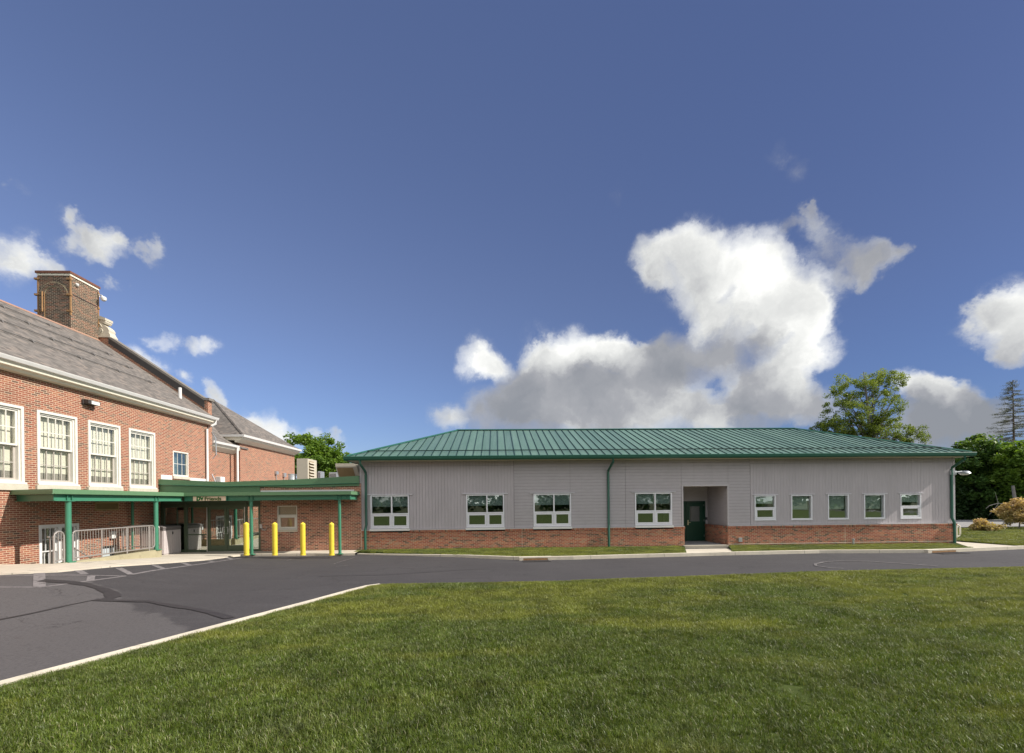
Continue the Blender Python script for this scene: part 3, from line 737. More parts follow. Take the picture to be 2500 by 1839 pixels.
lines('tar_seams', 'tar', [
    ([z8(250, 195), z8(420, 205), z8(530, 220), z8(620, 245), z8(680, 272), z8(690, 295), z8(640, 312)], 0.26),
    ([z8(575, 313), z8(700, 318), z8(900, 322), z8(1060, 350), z8(1200, 372), z8(1300, 395), z8(1400, 425)], 0.17),
    ([z8(-30, 440), z8(200, 395), z8(420, 345), z8(570, 315)], (0.05, 0.05)),
    ([(776, 1408), (950, 1404), (1130, 1392), (1200, 1390)], 0.03)], 0.013)
# faint curved line of a play marking further along the road
el = []
for i in range(25):
    a = math.pi * (0.5 + i / 24 * 1.0)
    el.append((2100 + 115 * math.cos(a), 1380.5 - 9.5 * math.sin(a)))
el = [(2290, 1383)] + [(2230, 1378)] + el + [(2160, 1387)]
lines('play_marking', 'faint_line_paint', [([(2290, 1383.5), (2200, 1376.5), (2120, 1371.5), (2050, 1370.8), (2010, 1373.5), (1990, 1378), (1992, 1382.5), (2030, 1388), (2060, 1389)], 0.09)], 0.017)
lines('chalk_marks', 'faint_line_paint', [([(735, 1362), (765, 1358)], 0.03), ([(795, 1364), (812, 1359)], 0.03), ([(815, 1378), (845, 1368)], 0.04), ([(820, 1384), (850, 1381)], 0.03), ([(838, 1371), (866, 1362)], 0.03), ([(700, 1370), (712, 1367)], 0.03)], 0.017)
# ------------------------------------------------------------------ grey classroom building
fx = lambda px, py=1250, Y=FS: onY(px, py, Y)[0]
BX0, BX1 = fx(879, 1200), fx(2330.5, 1200)
BZ = 0.925                                   # top of the brick base
EZ = 4.13                                    # underside of the eaves
YB = 33.0                                    # back wall
gb = thing('classroom_building', ((BX0 + BX1) / 2, FS, 0), 'long single storey grey sided classroom building with brick base and green standing seam metal roof', 'school building')
PARAPET = 0
facade = dict(o=(0, FS, 0), u=(1, 0, 0), n=(0, -1, 0))
AX0, AX1 = fx(1665.9, 1200), fx(1777, 1200)  # alcove
AZ1 = onY(1720, 1186.3, FS)[1]
# windows: (px left, px right, py top, py bottom, kind)
WBIG = [(905, 998.2, 1210.6, 1289.3), (1137.7, 1230.9, 1207.0, 1288), (1301.7, 1394, 1205.2, 1286), (1548.8, 1640.9, 1203, 1285)]
WSML = [(1841.6, 1892.8, 1209.4, 1270.7, 1), (1930.3, 1982.4, 1208.7, 1269.6, 0), (2020, 2071.4, 1208, 1267.6, 0), (2108.3, 2159.7, 1207, 1266, 0), (2196.6, 2248, 1205.5, 1265.4, 1)]
def wrect(w_):
    a0, z1 = onY(w_[0], w_[2], FS); a1, _ = onY(w_[1], w_[2], FS); _, z0 = onY(w_[0], w_[3], FS); return a0, a1, z0, z1
big = [wrect(w_) for w_ in WBIG]; sml = [wrect(w_) for w_ in WSML]
zb = sum(r[2] for r in big) / 4; zt = sum(r[3] for r in big) / 4; wbw = sum(r[1] - r[0] for r in big) / 4
big = [((r[0] + r[1]) / 2 - wbw / 2, (r[0] + r[1]) / 2 + wbw / 2, zb, zt) for r in big]
zb2 = sum(r[2] for r in sml) / 5; zt2 = sum(r[3] for r in sml) / 5; wsw = sum(r[1] - r[0] for r in sml) / 5
sml = [((r[0] + r[1]) / 2 - wsw / 2, (r[0] + r[1]) / 2 + wsw / 2, zb2, zt2) for r in sml]
holes = big + sml + [(AX0, AX1, -1, AZ1)]
# backing wall behind the boards
mb = MB(**facade); mb.wall(BX0, BX1, BZ - 0.02, EZ, holes, b=-0.015, th=0.18)
mb.build('wall', 'siding_shadow_gap', gb)
# siding boards as real boards with shadow gaps between them
def boards_vert(mb, a0, a1, z0, z1, hs, pitch=0.148, gap=0.007):
    n = max(1, round((a1 - a0) / pitch)); p = (a1 - a0) / n
    for k in range(n):
        rs = [(a0 + k * p + gap / 2, a0 + (k + 1) * p - gap / 2, z0, z1)]
        for h in hs: rs = sub(rs, h)
        dd = random.uniform(0, 0.002)
        for r in rs: mb.box(r[0], r[1], -0.014, 0.008 + dd, r[2], r[3])
def boards_horz(mb, a0, a1, z0, z1, hs, joints, pitch=0.150, gap=0.010):
    n = max(1, round((z1 - z0) / pitch)); p = (z1 - z0) / n
    cuts = sorted([a0, a1] + list(joints))
    for k in range(n):
        for c0, c1 in zip(cuts, cuts[1:]):
            rs = [(c0 + 0.006, c1 - 0.006, z0 + k * p, z0 + (k + 1) * p - gap)]
            for h in hs: rs = sub(rs, h)
            dd = random.uniform(0, 0.002)
            for r in rs: mb.box(r[0], r[1], -0.014, 0.008 + dd, r[2], r[3])
VS1 = fx(1254.4, 1200); VS2 = fx(1831.9, 1200)
HB = [(h[0] - 0.012, h[1] + 0.012, h[2] - 0.012, h[3] + 0.012) for h in big + sml] + [(AX0, AX1, -1, AZ1)]
ZS = onY(1000, 1138.5, FS)[1]
for a, b in ((BX0 + 0.09, VS1), (VS2, BX1 - 0.09)):
    mb = MB(**facade); boards_vert(mb, a, b, BZ + 0.025, ZS - 0.006, HB); boards_vert(mb, a, b, ZS + 0.006, EZ - 0.002, HB)
    mb.build('vertical_siding', 'siding_vertical', gb)
mb = MB(**facade)
boards_horz(mb, VS1 + 0.01, VS2 - 0.01, BZ + 0.025, EZ - 0.002, HB, [fx(1392.5), fx(1527.5), fx(1663.6), fx(1778)])
mb.build('horizontal_siding', 'siding_horizontal', gb)
mb = MB(**facade)
mb.box(BX0, BX0 + 0.088, -0.014, 0.016, BZ + 0.02, EZ - 0.003); mb.box(BX0 - 0.012, BX0, -0.5, 0.016, BZ + 0.02, EZ - 0.003); mb.build('corner_board', 'trim_grey', gb)
mb = MB(**facade); mb.box(BX1 - 0.088, BX1, -0.014, 0.016, BZ + 0.02, EZ - 0.003); mb.box(BX1, BX1 + 0.012, -0.5, 0.016, BZ + 0.02, EZ - 0.003)
mb.build('corner_board', 'trim_grey', gb)
# side and back walls
mb = MB(); mb.box(BX0 + 0.002, BX0 + 0.2, -YB, -(FS + 0.21), -0.3, EZ); mb.box(BX1 - 0.2, BX1 - 0.002, -YB, -(FS + 0.21), -0.3, EZ); mb.box(BX0 + 0.21, BX1 - 0.21, -YB, -(YB - 0.2), -0.3, EZ)
mb.build('end_wall', 'siding_vertical', gb)
mb = MB(); mb.box(BX0 + 0.21, BX1 - 0.21, -(YB - 0.21), -(FS + 0.23), -0.2, 0.02); mb.box(BX0 + 0.21, BX1 - 0.21, -27.2, -27.0, 0.02, EZ - 0.02)
mb.build('interior', 'interior_wall', gb)
# brick base with rowlock cap, cut at the alcove
brick = dict(o=(0, FB, 0), u=(1, 0, 0), n=(0, -1, 0))
ALc0, ALc1 = onY(1671.3, 1300, FB)[0], onY(1777, 1300, FB)[0]
mb = MB(**brick)
for a, b in ((XL + 0.012, ALc0), (ALc1, BR)):
    mb.wall(a, b, -0.5, BZ - 0.105, (), b=0, th=0.24)
YA = 23.35
xs1 = MB(o=(ALc1, 0, 0), u=(0, 1, 0), n=(-1, 0, 0)); 
mb2 = MB(); mb2.box(ALc1 - 0.10, ALc1 + 0.14, -YA, -(FB + 0.245), -0.4, BZ - 0.105); mb2.box(ALc0 - 0.2, ALc0 + 0.0, -YA, -(FB + 0.245), -0.4, BZ - 0.105)
mb.v += []; k = len(mb.v); mb.v += mb2.v; mb.f += [tuple(i + k for i in f) for f in mb2.f]; mb.m += mb2.m
mb.box(BR - 0.24, BR, -8, -0.245, -0.5, BZ - 0.105)
mb.build('brick_base', 'new_brick', gb)
bigs = [(r[0] - 0.02, r[1] + 0.02) for r in big]
def one(nm, mt_, *bx):
    m_ = MB(**brick); m_.box(*bx); return m_.build(nm, mt_, gb)
def rowl(a, b):
    cur = a
    for s0, s1 in sorted(bigs):
        if s0 > cur and s0 < b: one('rowlock_cap', 'rowlock_brick', cur, s0, -0.2, 0.028, BZ - 0.103, BZ - 0.008); cur = s1
        elif s0 <= cur < s1: cur = s1
    if cur < b: one('rowlock_cap', 'rowlock_brick', cur, b, -0.2, 0.028, BZ - 0.103, BZ - 0.008)
rowl(XL + 0.012, ALc0 + 0.02); rowl(ALc1 - 0.02, BR + 0.028)
one('rowlock_cap', 'rowlock_brick', ALc1 - 0.125, ALc1 + 0.10, -(YA - FB), -0.202, BZ - 0.103, BZ - 0.008)
def flash(a, b):
    cur = a
    for s0, s1 in sorted(bigs):
        if s0 > cur and s0 < b: one('flashing', 'white_trim', cur, s0, -0.06, 0.034, BZ - 0.007, BZ + 0.012); cur = s1
    if cur < b: one('flashing', 'white_trim', cur, b, -0.06, 0.034, BZ - 0.007, BZ + 0.012)
flash(XL + 0.012, ALc0); flash(ALc1, BR + 0.03)
one('expansion_joint', 'cream_trim', XL - 0.004, XL + 0.010, -0.02, 0.004, 0, BZ + 0.05)
for px in (1274.5, 2063):
    a = onY(px, 1300, FB)[0]; one('expansion_joint', 'cream_trim', a - 0.004, a + 0.004, -0.01, 0.003, -0.05, BZ - 0.11)
one('weep_line', 'cream_trim', ALc1 + 0.02, BR, -0.01, 0.012, 0.045, 0.058)
# utility box on the brick
a0 = onY(1802.5, 1318, FB)[0]; a1 = onY(1811, 1318, FB)[0]; z1 = onY(1805, 1313, FB)[1]
mb = MB(**brick); mb.box(a0, a1, 0.0, 0.05, z1 - 0.20, z1); mb.build('hose_box', 'galvanised', gb, bevel=0.006)

def casement(mb, a0, a1, z0, z1, w_, b0, b1):
    mb.box(a0, a1, b0, b1, z0, z0 + w_); mb.box(a0, a1, b0, b1, z1 - w_, z1)
    mb.box(a0, a0 + w_, b0, b1, z0 + w_, z1 - w_); mb.box(a1 - w_, a1, b0, b1, z0 + w_, z1 - w_)
def pane(fr, a0, a1, z0, z1, b, mat, par):
    m = MB(**fr); m.box(a0, a1, b - 0.006, b, z0, z1); return m.build('pane', mat, par)
def blind(fr, a0, a1, z0, z1, b, mat, par, name='roller_blind'):
    m = MB(**fr); m.box(a0, a1, b - 0.006, b, z0, z1); m.box(a0, a1, b - 0.02, b + 0.012, z0 - 0.02, z0 + 0.004); return m.build(name, mat, par)
def big_window(r, fr, par):
    a0, a1, z0, z1 = r; W = a1 - a0
    fm = MB(**fr); fw = 0.062
    casement(fm, a0, a1, z0, z1, fw, -0.09, 0.028)
    am = a0 + W * 0.545; zm = z0 + (z1 - z0) * 0.435
    fm.box(am - 0.03, am + 0.03, -0.09, 0.026, z0 + fw, z1 - fw)
    fm.box(a0 + fw, am - 0.03, -0.09, 0.024, zm - 0.032, zm + 0.032); fm.box(am + 0.03, a1 - fw, -0.09, 0.024, zm - 0.032, zm + 0.032)
    for x0, x1 in ((a0 + fw, am - 0.03), (am + 0.03, a1 - fw)):
        casement(fm, x0 + 0.008, x1 - 0.008, z0 + fw + 0.008, zm - 0.04, 0.068, -0.07, 0.016)
    wnd = fm.build('window', 'window_frame', par, bevel=0.004)
    for x0, x1 in ((a0 + fw, am - 0.03), (am + 0.03, a1 - fw)):
        pane(fr, x0, x1, zm + 0.032, z1 - fw, -0.035, 'glass_facade', wnd)
        pane(fr, x0 + 0.074, x1 - 0.074, z0 + fw + 0.074, zm - 0.105, -0.015, 'glass_facade', wnd)
        blind(fr, x0 + 0.01, x1 - 0.01, zm + 0.36, z1 - 0.03, -0.10, 'blind_grey', wnd)
    m = MB(**fr); m.box(a0 - 0.16, a1 + 0.16, -0.01, 0.075, z1 + 0.014, z1 + 0.036); m.build('drip_cap', 'window_frame', wnd)
    m = MB(**fr); m.aprism([(a0 - 0.03, z0 - 0.115), (a1 + 0.03, z0 - 0.115), (a1 + 0.03, z0 - 0.012), (a0 - 0.03, z0 - 0.012)], -0.06, 0.135)
    m.build('sill', 'white_trim', wnd, bevel=0.012)
    return wnd
def small_window(r, fr, par, split):
    a0, a1, z0, z1 = r; fw = 0.058
    fm = MB(**fr); casement(fm, a0, a1, z0, z1, fw, -0.10, 0.026)
    fm.box(a0 - 0.012, a1 + 0.012, -0.02, 0.04, z0 - 0.028, z0 - 0.002)
    zm = z0 + (z1 - z0) * 0.49
    if split:
        fm.box(a0 + fw, a1 - fw, -0.09, 0.022, zm - 0.028, zm + 0.028)
        casement(fm, a0 + fw + 0.006, a1 - fw - 0.006, z0 + fw + 0.006, zm - 0.034, 0.075, -0.07, 0.015)
    wnd = fm.build('window', 'window_frame', par, bevel=0.004)
    if split:
        pane(fr, a0 + fw, a1 - fw, zm + 0.028, z1 - fw, -0.05, 'glass_facade', wnd)
        pane(fr, a0 + fw + 0.08, a1 - fw - 0.08, z0 + fw + 0.08, zm - 0.11, -0.02, 'glass_facade', wnd)
        blind(fr, a0 + 0.07, a1 - 0.10, zm + 0.22, z1 - 0.04, -0.07, 'blind_light', wnd)
    else:
        pane(fr, a0 + fw, a1 - fw, z0 + fw, z1 - fw, -0.06, 'glass_facade', wnd)
        blind(fr, a0 + 0.075, a1 - 0.17, z0 + (z1 - z0) * 0.42, z1 - 0.06, -0.08, 'blind_light', wnd)
    m = MB(**fr); m.box(a0 - 0.10, a1 + 0.10, -0.01, 0.06, z1 + 0.014, z1 + 0.034); m.build('drip_cap', 'window_frame', wnd)
for r in big: big_window(r, facade, gb)
for r, w_ in zip(sml, WSML): small_window(r, facade, gb, w_[4])

# alcove
XAL, XAR = AX0, AX1
mb = MB(); zt_ = AZ1
mb.box(XAL - 0.12, XAL, -YA, -(FS + 0.20), BZ - 0.01, zt_); mb.build('alcove_siding', 'siding_horizontal', gb)
mb = MB(); mb.box(XAR + 0.0, XAR + 0.12, -YA, -(FS + 0.20), BZ - 0.01, zt_)
for k in range(int((zt_ - BZ) / 0.15)):
    z = BZ + 0.02 + k * 0.15; mb.box(XAR - 0.012, XAR, -YA + 0.0, -(FS - 0.0), z, min(z + 0.14, zt_))
alc = mb.build('alcove_siding', 'siding_horizontal', gb)
DXl, DXr = onY(1676.8, 1270, YA)[0], onY(1719, 1270, YA)[0]
PZ = 0.03; DZ1 = onY(1700, 1226.5, YA)[1]
back = dict(o=(0, YA, 0), u=(1, 0, 0), n=(0, -1, 0))
mb = MB(**back)
DFl, DFr = DXl - 0.28, DXr + 0.06
mb.wall(XAL - 0.1, XAR + 0.1, 0, zt_, [(DFl, DFr, -1, DZ1 + 0.06)], b=0, th=0.15)
for k in range(int((zt_ - DZ1 - 0.08) / 0.15) + 1):
    z = DZ1 + 0.10 + k * 0.15; mb.box(DFl, XAR - 0.002, 0.0, 0.012, z, min(z + 0.14, zt_ - 0.004))
mb.build('back_wall', 'siding_horizontal', gb)
mb = MB(); mb.box(XAL - 0.12, XAR + 0.12, -YA - 0.1, -(FS + 0.005), zt_ - 0.0, zt_ + 0.08); alcs = mb.build('alcove_ceiling', 'soffit_tan', gb)
for px, Yd in ((1678.5, 22.0), (1715.5, 22.6), (1735.5, 21.8)):
    x = onY(px, 1190, Yd)[0]; m = MB(); m.lathe((x, Yd, zt_ - 0.012), [(0.09, 0), (0.09, 0.010)], 14); m.build('downlight', 'white_trim', alcs)
mb = MB(**facade); mb.box(AX0 - 0.03, AX0 + 0.035, -0.05, 0.02, BZ + 0.03, AZ1 + 0.06); mb.box(AX1 - 0.035, AX1 + 0.03, -0.05, 0.02, BZ + 0.03, AZ1 + 0.06); mb.box(AX0 + 0.035, AX1 - 0.035, -0.05, 0.02, AZ1 - 0.02, AZ1 + 0.06)
mb.build('alcove_trim', 'trim_grey', gb)
mb = MB(**back); casement(mb, DFl, DFr, PZ - 0.3, DZ1 + 0.06, 0.055, -0.12, 0.03); mb.box(DFl + 0.056, DXl - 0.04, -0.06, -0.01, PZ, DZ1); mb.box(DXl - 0.04, DXl - 0.004, -0.1, 0.02, PZ, DZ1)
mb.build('door_frame', 'green_door', gb)
mb = MB(**back)
dw = DXr - DXl; g0, g1 = DXl + dw * 0.18, DXl + dw * 0.76; gz0, gz1 = onY(1700, 1273, YA)[1], onY(1700, 1236.5, YA)[1]
mb.wall(DXl, DXr, PZ + 0.012, DZ1 - 0.004, [(g0, g1, gz0, gz1)], b=-0.02, th=0.045)
dr = mb.build('door', 'green_door', gb)
pane(back, g0, g1, gz0, gz1, -0.035, 'glass_facade', dr)
mb = MB(**back); casement(mb, g0 - 0.02, g1 + 0.02, gz0 - 0.02, gz1 + 0.02, 0.02, -0.02, -0.012); mb.build('glazing_bead', 'green_dark', dr)
mb = MB(**back); hx = DXl + 0.07; hz = onY(1680, 1276, YA)[1]; mb.box(hx - 0.03, hx + 0.03, -0.02, -0.008, hz - 0.13, hz + 0.13); mb.tube([mb.P(hx, -0.01, hz), mb.P(hx, 0.05, hz), mb.P(hx + 0.11, 0.055, hz)], 0.012, 8)
mb.build('handle', 'brass', dr)
for zz in (0.25, 1.05, 1.85):
    mb = MB(**back); mb.box(DXr - 0.008, DXr + 0.014, -0.02, 0.006, zz, zz + 0.11); mb.build('hinge', 'galvanised', dr)
mb = MB(**back); cx = onY(1723.7, 1266, YA)[0]; cz = onY(1723.7, 1266, YA)[1]; mb.box(cx - 0.05, cx + 0.05, 0.0, 0.04, cz - 0.07, cz + 0.07); mb.build('card_reader', 'black', gb, bevel=0.008)
# porch slab and step, apron to the kerb
ST = 0.035
sl, sr = onY(1670.5, 1332, 21.0)[0], onY(1777.8, 1331, 21.0)[0]
mb = MB(); mb.box(ALc0, ALc1 - 0.10, -YA + 0.0, -(FB + 0.02), -0.3, ST - 0.004); mb.build('porch_floor', 'porch_floor', gb)
mb = MB(); mb.box(sl, sr, -(FB + 0.015), -20.95, -0.4, ST); mb.build('step', 'step_concrete', gb, bevel=0.012)
ap = [onZ(1670.8, 1342, -0.12), onZ(1777.5, 1339.5, -0.12), onZ(1805, 1351.5, -0.03), onZ(1688, 1354.5, -0.03)]
e_ = 0.002
mb = MB(); mb.add([(SLx + e_, 20.95, -0.11), (SRx - e_, 20.95, -0.11), (APX[1] - e_, kiny(APX[1]), 0.0), (APX[0] + e_, kiny(APX[0]), 0.0)] + [(SLx + e_, 20.95, -0.4), (SRx - e_, 20.95, -0.4), (APX[1] - e_, kiny(APX[1]), -0.4), (APX[0] + e_, kiny(APX[0]), -0.4)], [(0, 1, 2, 3), (4, 7, 6, 5), (0, 4, 5, 1), (1, 5, 6, 2), (2, 6, 7, 3), (3, 7, 4, 0)])
tagp(mb.build('door_path', 'sidewalk'), kind='structure')

# eaves, gutter, roof
YE_ = 20.72; YR = 26.9
EX0, EX1 = onY(845.5, 1118, YE_)[0], onY(2373, 1107, YE_)[0]
RX0, RZ = onY(1118.6, 1052.0, YR); RX1, RZb = onY(1937, 1046.5, YR); RZ = (RZ + RZb) / 2
GZ1 = 4.315; YK = YR + (YR - YE_)
mb = MB(); mb.box(EX0 + 0.05, EX1 - 0.05, -(YK - 0.05), -(YE_ + 0.02), EZ, EZ + 0.05)
mb.build('soffit', 'soffit_tan', gb)
c = [Vector((EX0, YE_, GZ1)), Vector((EX1, YE_, GZ1)), Vector((EX1, YK, GZ1)), Vector((EX0, YK, GZ1))]; r0, r1 = Vector((RX0, YR, RZ)), Vector((RX1, YR, RZ))
mb = MB(); mb.add([*c, r0, r1, *[p - Vector((0, 0, 0.13)) for p in c]], [(0, 1, 5, 4), (1, 2, 5), (2, 3, 4, 5), (3, 0, 4), (9, 8, 7, 6), (0, 6, 7, 1), (1, 7, 8, 2), (2, 8, 9, 3), (3, 9, 6, 0)])
roof = mb.build('roof', 'green_roof_metal', gb)
slope = (RZ - GZ1) / (YR - YE_)
mb = MB(); sp = 0.383; n = int((EX1 - EX0) / sp); x = EX0 + ((EX1 - EX0) - n * sp) / 2
def seam(mb, p, q, w_=0.020, h=0.034):
    p, q = Vector(p), Vector(q); d = (q - p).normalized(); s_ = Vector((1, 0, 0)) * w_ / 2 if abs(d.x) < 0.6 else Vector((0, 1, 0)) * w_ / 2
    up = Vector((0, 0, h)); mb.add([p - s_, p + s_, p + s_ + up, p - s_ + up, q - s_, q + s_, q + s_ + up, q - s_ + up], [(0, 3, 2, 1), (4, 5, 6, 7), (0, 1, 5, 4), (1, 2, 6, 5), (2, 3, 7, 6), (3, 0, 4, 7)])
while x < EX1 - 0.02:
    ft = min(1.0, (x - EX0) / (RX0 - EX0), (EX1 - x) / (EX1 - RX1))
    if ft > 0.02:
        yt = YE_ + ft * (YR - YE_); seam(mb, (x, YE_ + 0.01, GZ1 + 0.002), (x, yt, GZ1 + slope * (yt - YE_) + 0.002))
    x += sp
mb.build('standing_seams', 'green_rib', roof); mbl = MB(); mbr = MB()
y = YE_ + 0.3
while y < YK:
    ft = 1 - abs(y - YR) / (YR - YE_); d0 = (RX0 - EX0) * ft; d1 = (EX1 - RX1) * ft
    if ft > 0.03:
        seam(mbl, (EX0, y, GZ1), (EX0 + d0, y, GZ1 + (RZ - GZ1) * ft)); seam(mbr, (EX1, y, GZ1), (EX1 - d1, y, GZ1 + (RZ - GZ1) * ft))
    y += sp
mbl.build('standing_seams', 'green_rib', roof); mbr.build('standing_seams', 'green_rib', roof)

mb = MB()
def cap(p, q, w_=0.16):
    p, q = Vector(p), Vector(q); d = (q - p).normalized(); s_ = d.cross(Vector((0, 0, 1))).normalized() * w_ / 2
    up = Vector((0, 0, 0.075)); lo_ = Vector((0, 0, 0.01))
    mb.add([p - s_ + lo_, p + up, p + s_ + lo_, q - s_ + lo_, q + up, q + s_ + lo_], [(0, 1, 4, 3), (1, 2, 5, 4), (0, 3, 5, 2), (0, 2, 1), (3, 4, 5)])
cap(r0 - Vector((0.1, 0, 0)), r1 + Vector((0.1, 0, 0)), 0.26)
for p, q in ((c[0], r0), (c[1], r1), (c[2], r1), (c[3], r0)): cap(p, q)
mb.build('ridge_cap', 'green_dark', roof)
mb = MB(); yr = YE_ + 0.78; zr = GZ1 + slope * 0.78 + 0.05
ext = 0.78 / (YR - YE_)
mb.box(EX0 + (RX0 - EX0) * ext + 0.15, EX1 - (EX1 - RX1) * ext - 0.15, -(yr + 0.015), -(yr - 0.015), zr, zr + 0.045)
mb.build('snow_rail', 'green_rib', roof)
mb = MB()
prof = [(-0.0, EZ + 0.055), (0.085, EZ - 0.0), (0.135, EZ + 0.06), (0.15, EZ + 0.175), (0.135, EZ + 0.19), (0.0, EZ + 0.19)]
vsl = []
for xx in (EX0 - 0.09, EX1 + 0.09): vsl += [(xx, YE_ - b, z) for b, z in prof]
k = len(prof); mb.add(vsl, [tuple(range(k)), tuple(range(2 * k - 1, k - 1, -1))] + [(i, (i + 1) % k, (i + 1) % k + k, i + k) for i in range(k)])
mb.box(EX0 - 0.10, EX0 - 0.001, -YK, -(YE_ + 0.002), EZ, EZ + 0.185); mb.box(EX1 + 0.001, EX1 + 0.10, -YK, -(YE_ + 0.002), EZ, EZ + 0.185)
mb.build('gutter', 'green_dark', gb)
def downspout(px, side=1, px2=None, mat='green_dark'):
    a = fx(px, 1200); yo = FS - 0.07; r = 0.058
    top = Vector((a - 0.10 * side, YE_ - 0.06, EZ + 0.02)); m = MB()
    ab = a if px2 is None else onY(px2, 1310, FB)[0]
    pts = [top, top - Vector((0, 0, 0.16)), Vector((a, yo - 0.02, EZ - 0.50)), Vector((a, yo, EZ - 0.62)), Vector((a, yo, BZ + 0.26)), Vector((ab, FB - 0.08, BZ + 0.02)), Vector((ab, FB - 0.08, -0.04))]
    m.tube(pts, r, 10)
    return m.build('downspout', mat, gb, smooth=True)
downspout(894.5, 1, 892.8); downspout(1484.5, -1, 1485.6); downspout(2320, -1, 2326.5)
# wall lamp at the right corner
cz = onY(2340, 1153.5, FS - 0.1)[1]; m = MB(); xw = BX1 + 0.012
m.box(xw - 0.30, xw - 0.0, -(FS - 0.02), -(FS - 0.10), cz - 0.11, cz + 0.09)
m.tube([(xw - 0.1, FS - 0.08, cz), (xw + 0.25, FS - 0.10, cz + 0.04)], 0.035, 8)
m.lathe((xw + 0.40, FS - 0.10, cz - 0.06), [(0.05, 0.13), (0.14, 0.12), (0.22, 0.04), (0.24, 0.0), (0.2, -0.005)][::-1], 18)
wl = m.build('wall_lamp', 'galvanised', gb, smooth=True)
m = MB(); m.lathe((xw + 0.40, FS - 0.10, cz - 0.10), [(0.10, -0.035), (0.17, -0.01), (0.18, 0.034)], 16); m.build('lamp_lens', 'lamp_glass', wl, smooth=True)
# stub pipe standing at the foot of the wall
px_, _ = onY(2083, 1318, FB - 0.12); zt3 = onY(2083, 1316, FB - 0.12)[1]
m = MB(); m.lathe((px_, FB - 0.12, gz(px_) - 0.05), [(0.045, 0), (0.045, zt3 - gz(px_)), (0.065, zt3 - gz(px_)), (0.065, zt3 - gz(px_) + 0.06), (0.02, zt3 - gz(px_) + 0.075)], 12)
tagp(m.build('vent_pipe', 'galvanised', smooth=True), 'short grey metal stub pipe against the brick base below the third small window', 'pipe')

# ------------------------------------------------------------------ kerb drains
def storm_drain(p0, p1, label):
    a = Vector((*onZ(*p0, ASPH), 0)); b = Vector((*onZ(*p1, ASPH), 0)); u = (b - a).normalized(); n = Vector((u.y, -u.x, 0)); L = (b - a).length
    t = thing('storm_drain', tuple(a), label, 'storm drain', 'kerb inlets along the road')
    m = MB(o=tuple(a), u=tuple(u), n=tuple(n)); z1 = 0.036
    m.box(0, L, -0.25, 0.004, z1 - 0.045, z1); m.box(0, L * 0.12, -0.25, 0.004, ASPH - 0.1, z1 - 0.045); m.box(L * 0.88, L, -0.25, 0.004, ASPH - 0.1, z1 - 0.045)
    m.build('hood', 'kerb_concrete', t)
    m = MB(o=tuple(a), u=tuple(u), n=tuple(n)); m.box(L * 0.12, L * 0.88, -0.2, -0.0, ASPH - 0.1, z1 - 0.046); m.build('throat', 'rusty_iron', t)
    m = MB(o=tuple(a), u=tuple(u), n=tuple(n))
    for k in range(14):
        s_ = L * 0.12 + L * 0.76 * k / 13; m.box(s_ - 0.025, s_ + 0.025, 0.01, 0.42, ASPH + 0.002, ASPH + 0.02)
    m.box(L * 0.08, L * 0.92, 0.42, 0.47, ASPH + 0.002, ASPH + 0.022); m.build('grate', 'dark_metal', t)
storm_drain((1268, 1369.3), (1347, 1367.8), 'kerb inlet with iron grate in front of the third large window')
storm_drain((2266, 1351), (2343, 1348), 'kerb inlet near the right corner of the grey building by the path')
# ------------------------------------------------------------------ old brick school building, left
sb = thing('brick_school', (XW - 3, 15, 0), 'old red brick school building with tall white sash windows, shingle roof and chimney', 'school building')
SF = dict(o=(XW, 0, 0), u=(0, 1, 0), n=(1, 0, 0))
yx = lambda px, py=1200: onX(px, py, XW)[0]
zx = lambda px, py: onX(px, py, XW)[1]
YC = yx(506.5, 1100)                     # far corner of the main block
WZ1 = (zx(90.1, 998) + zx(216, 1025.2) + zx(315, 1047)) / 3
WZ0 = (zx(90.1, 1182.3) + zx(378, 1196)) / 2
tall = [(yx(90.1), yx(189.3)), (yx(215.8), yx(293.6)), (yx(314.8), yx(379))]
ww = sum(b - a for a, b in tall) / 3; gap = ((tall[1][0] - tall[0][1]) + (tall[2][0] - tall[1][1])) / 2
w1r = yx(58.5); tall = [(w1r - ww, w1r)] + [((a + b) / 2 - ww / 2, (a + b) / 2 + ww / 2) for a, b in tall]
smw = (yx(421.8, 1100), yx(459.2, 1105), zx(421.8, 1162), zx(421.8, 1100.4))
bw_ = (yx(94.5, 1300), yx(192, 1300), -0.55, zx(94.5, 1282.7))
bd = (yx(250.8, 1340), yx(289, 1340), -1.6, zx(251, 1334))
gr = (yx(234, 1235), yx(287, 1235), zx(234, 1244), zx(234, 1228.5))
EAV = 6.60
mb = MB(**SF)
mb.wall(2.0, YC, -1.9, EAV + 0.35, [(a, b, WZ0, WZ1) for a, b in tall] + [smw, bw_, bd, gr], b=0, th=0.34)
mb.build('wall', 'old_brick', sb)
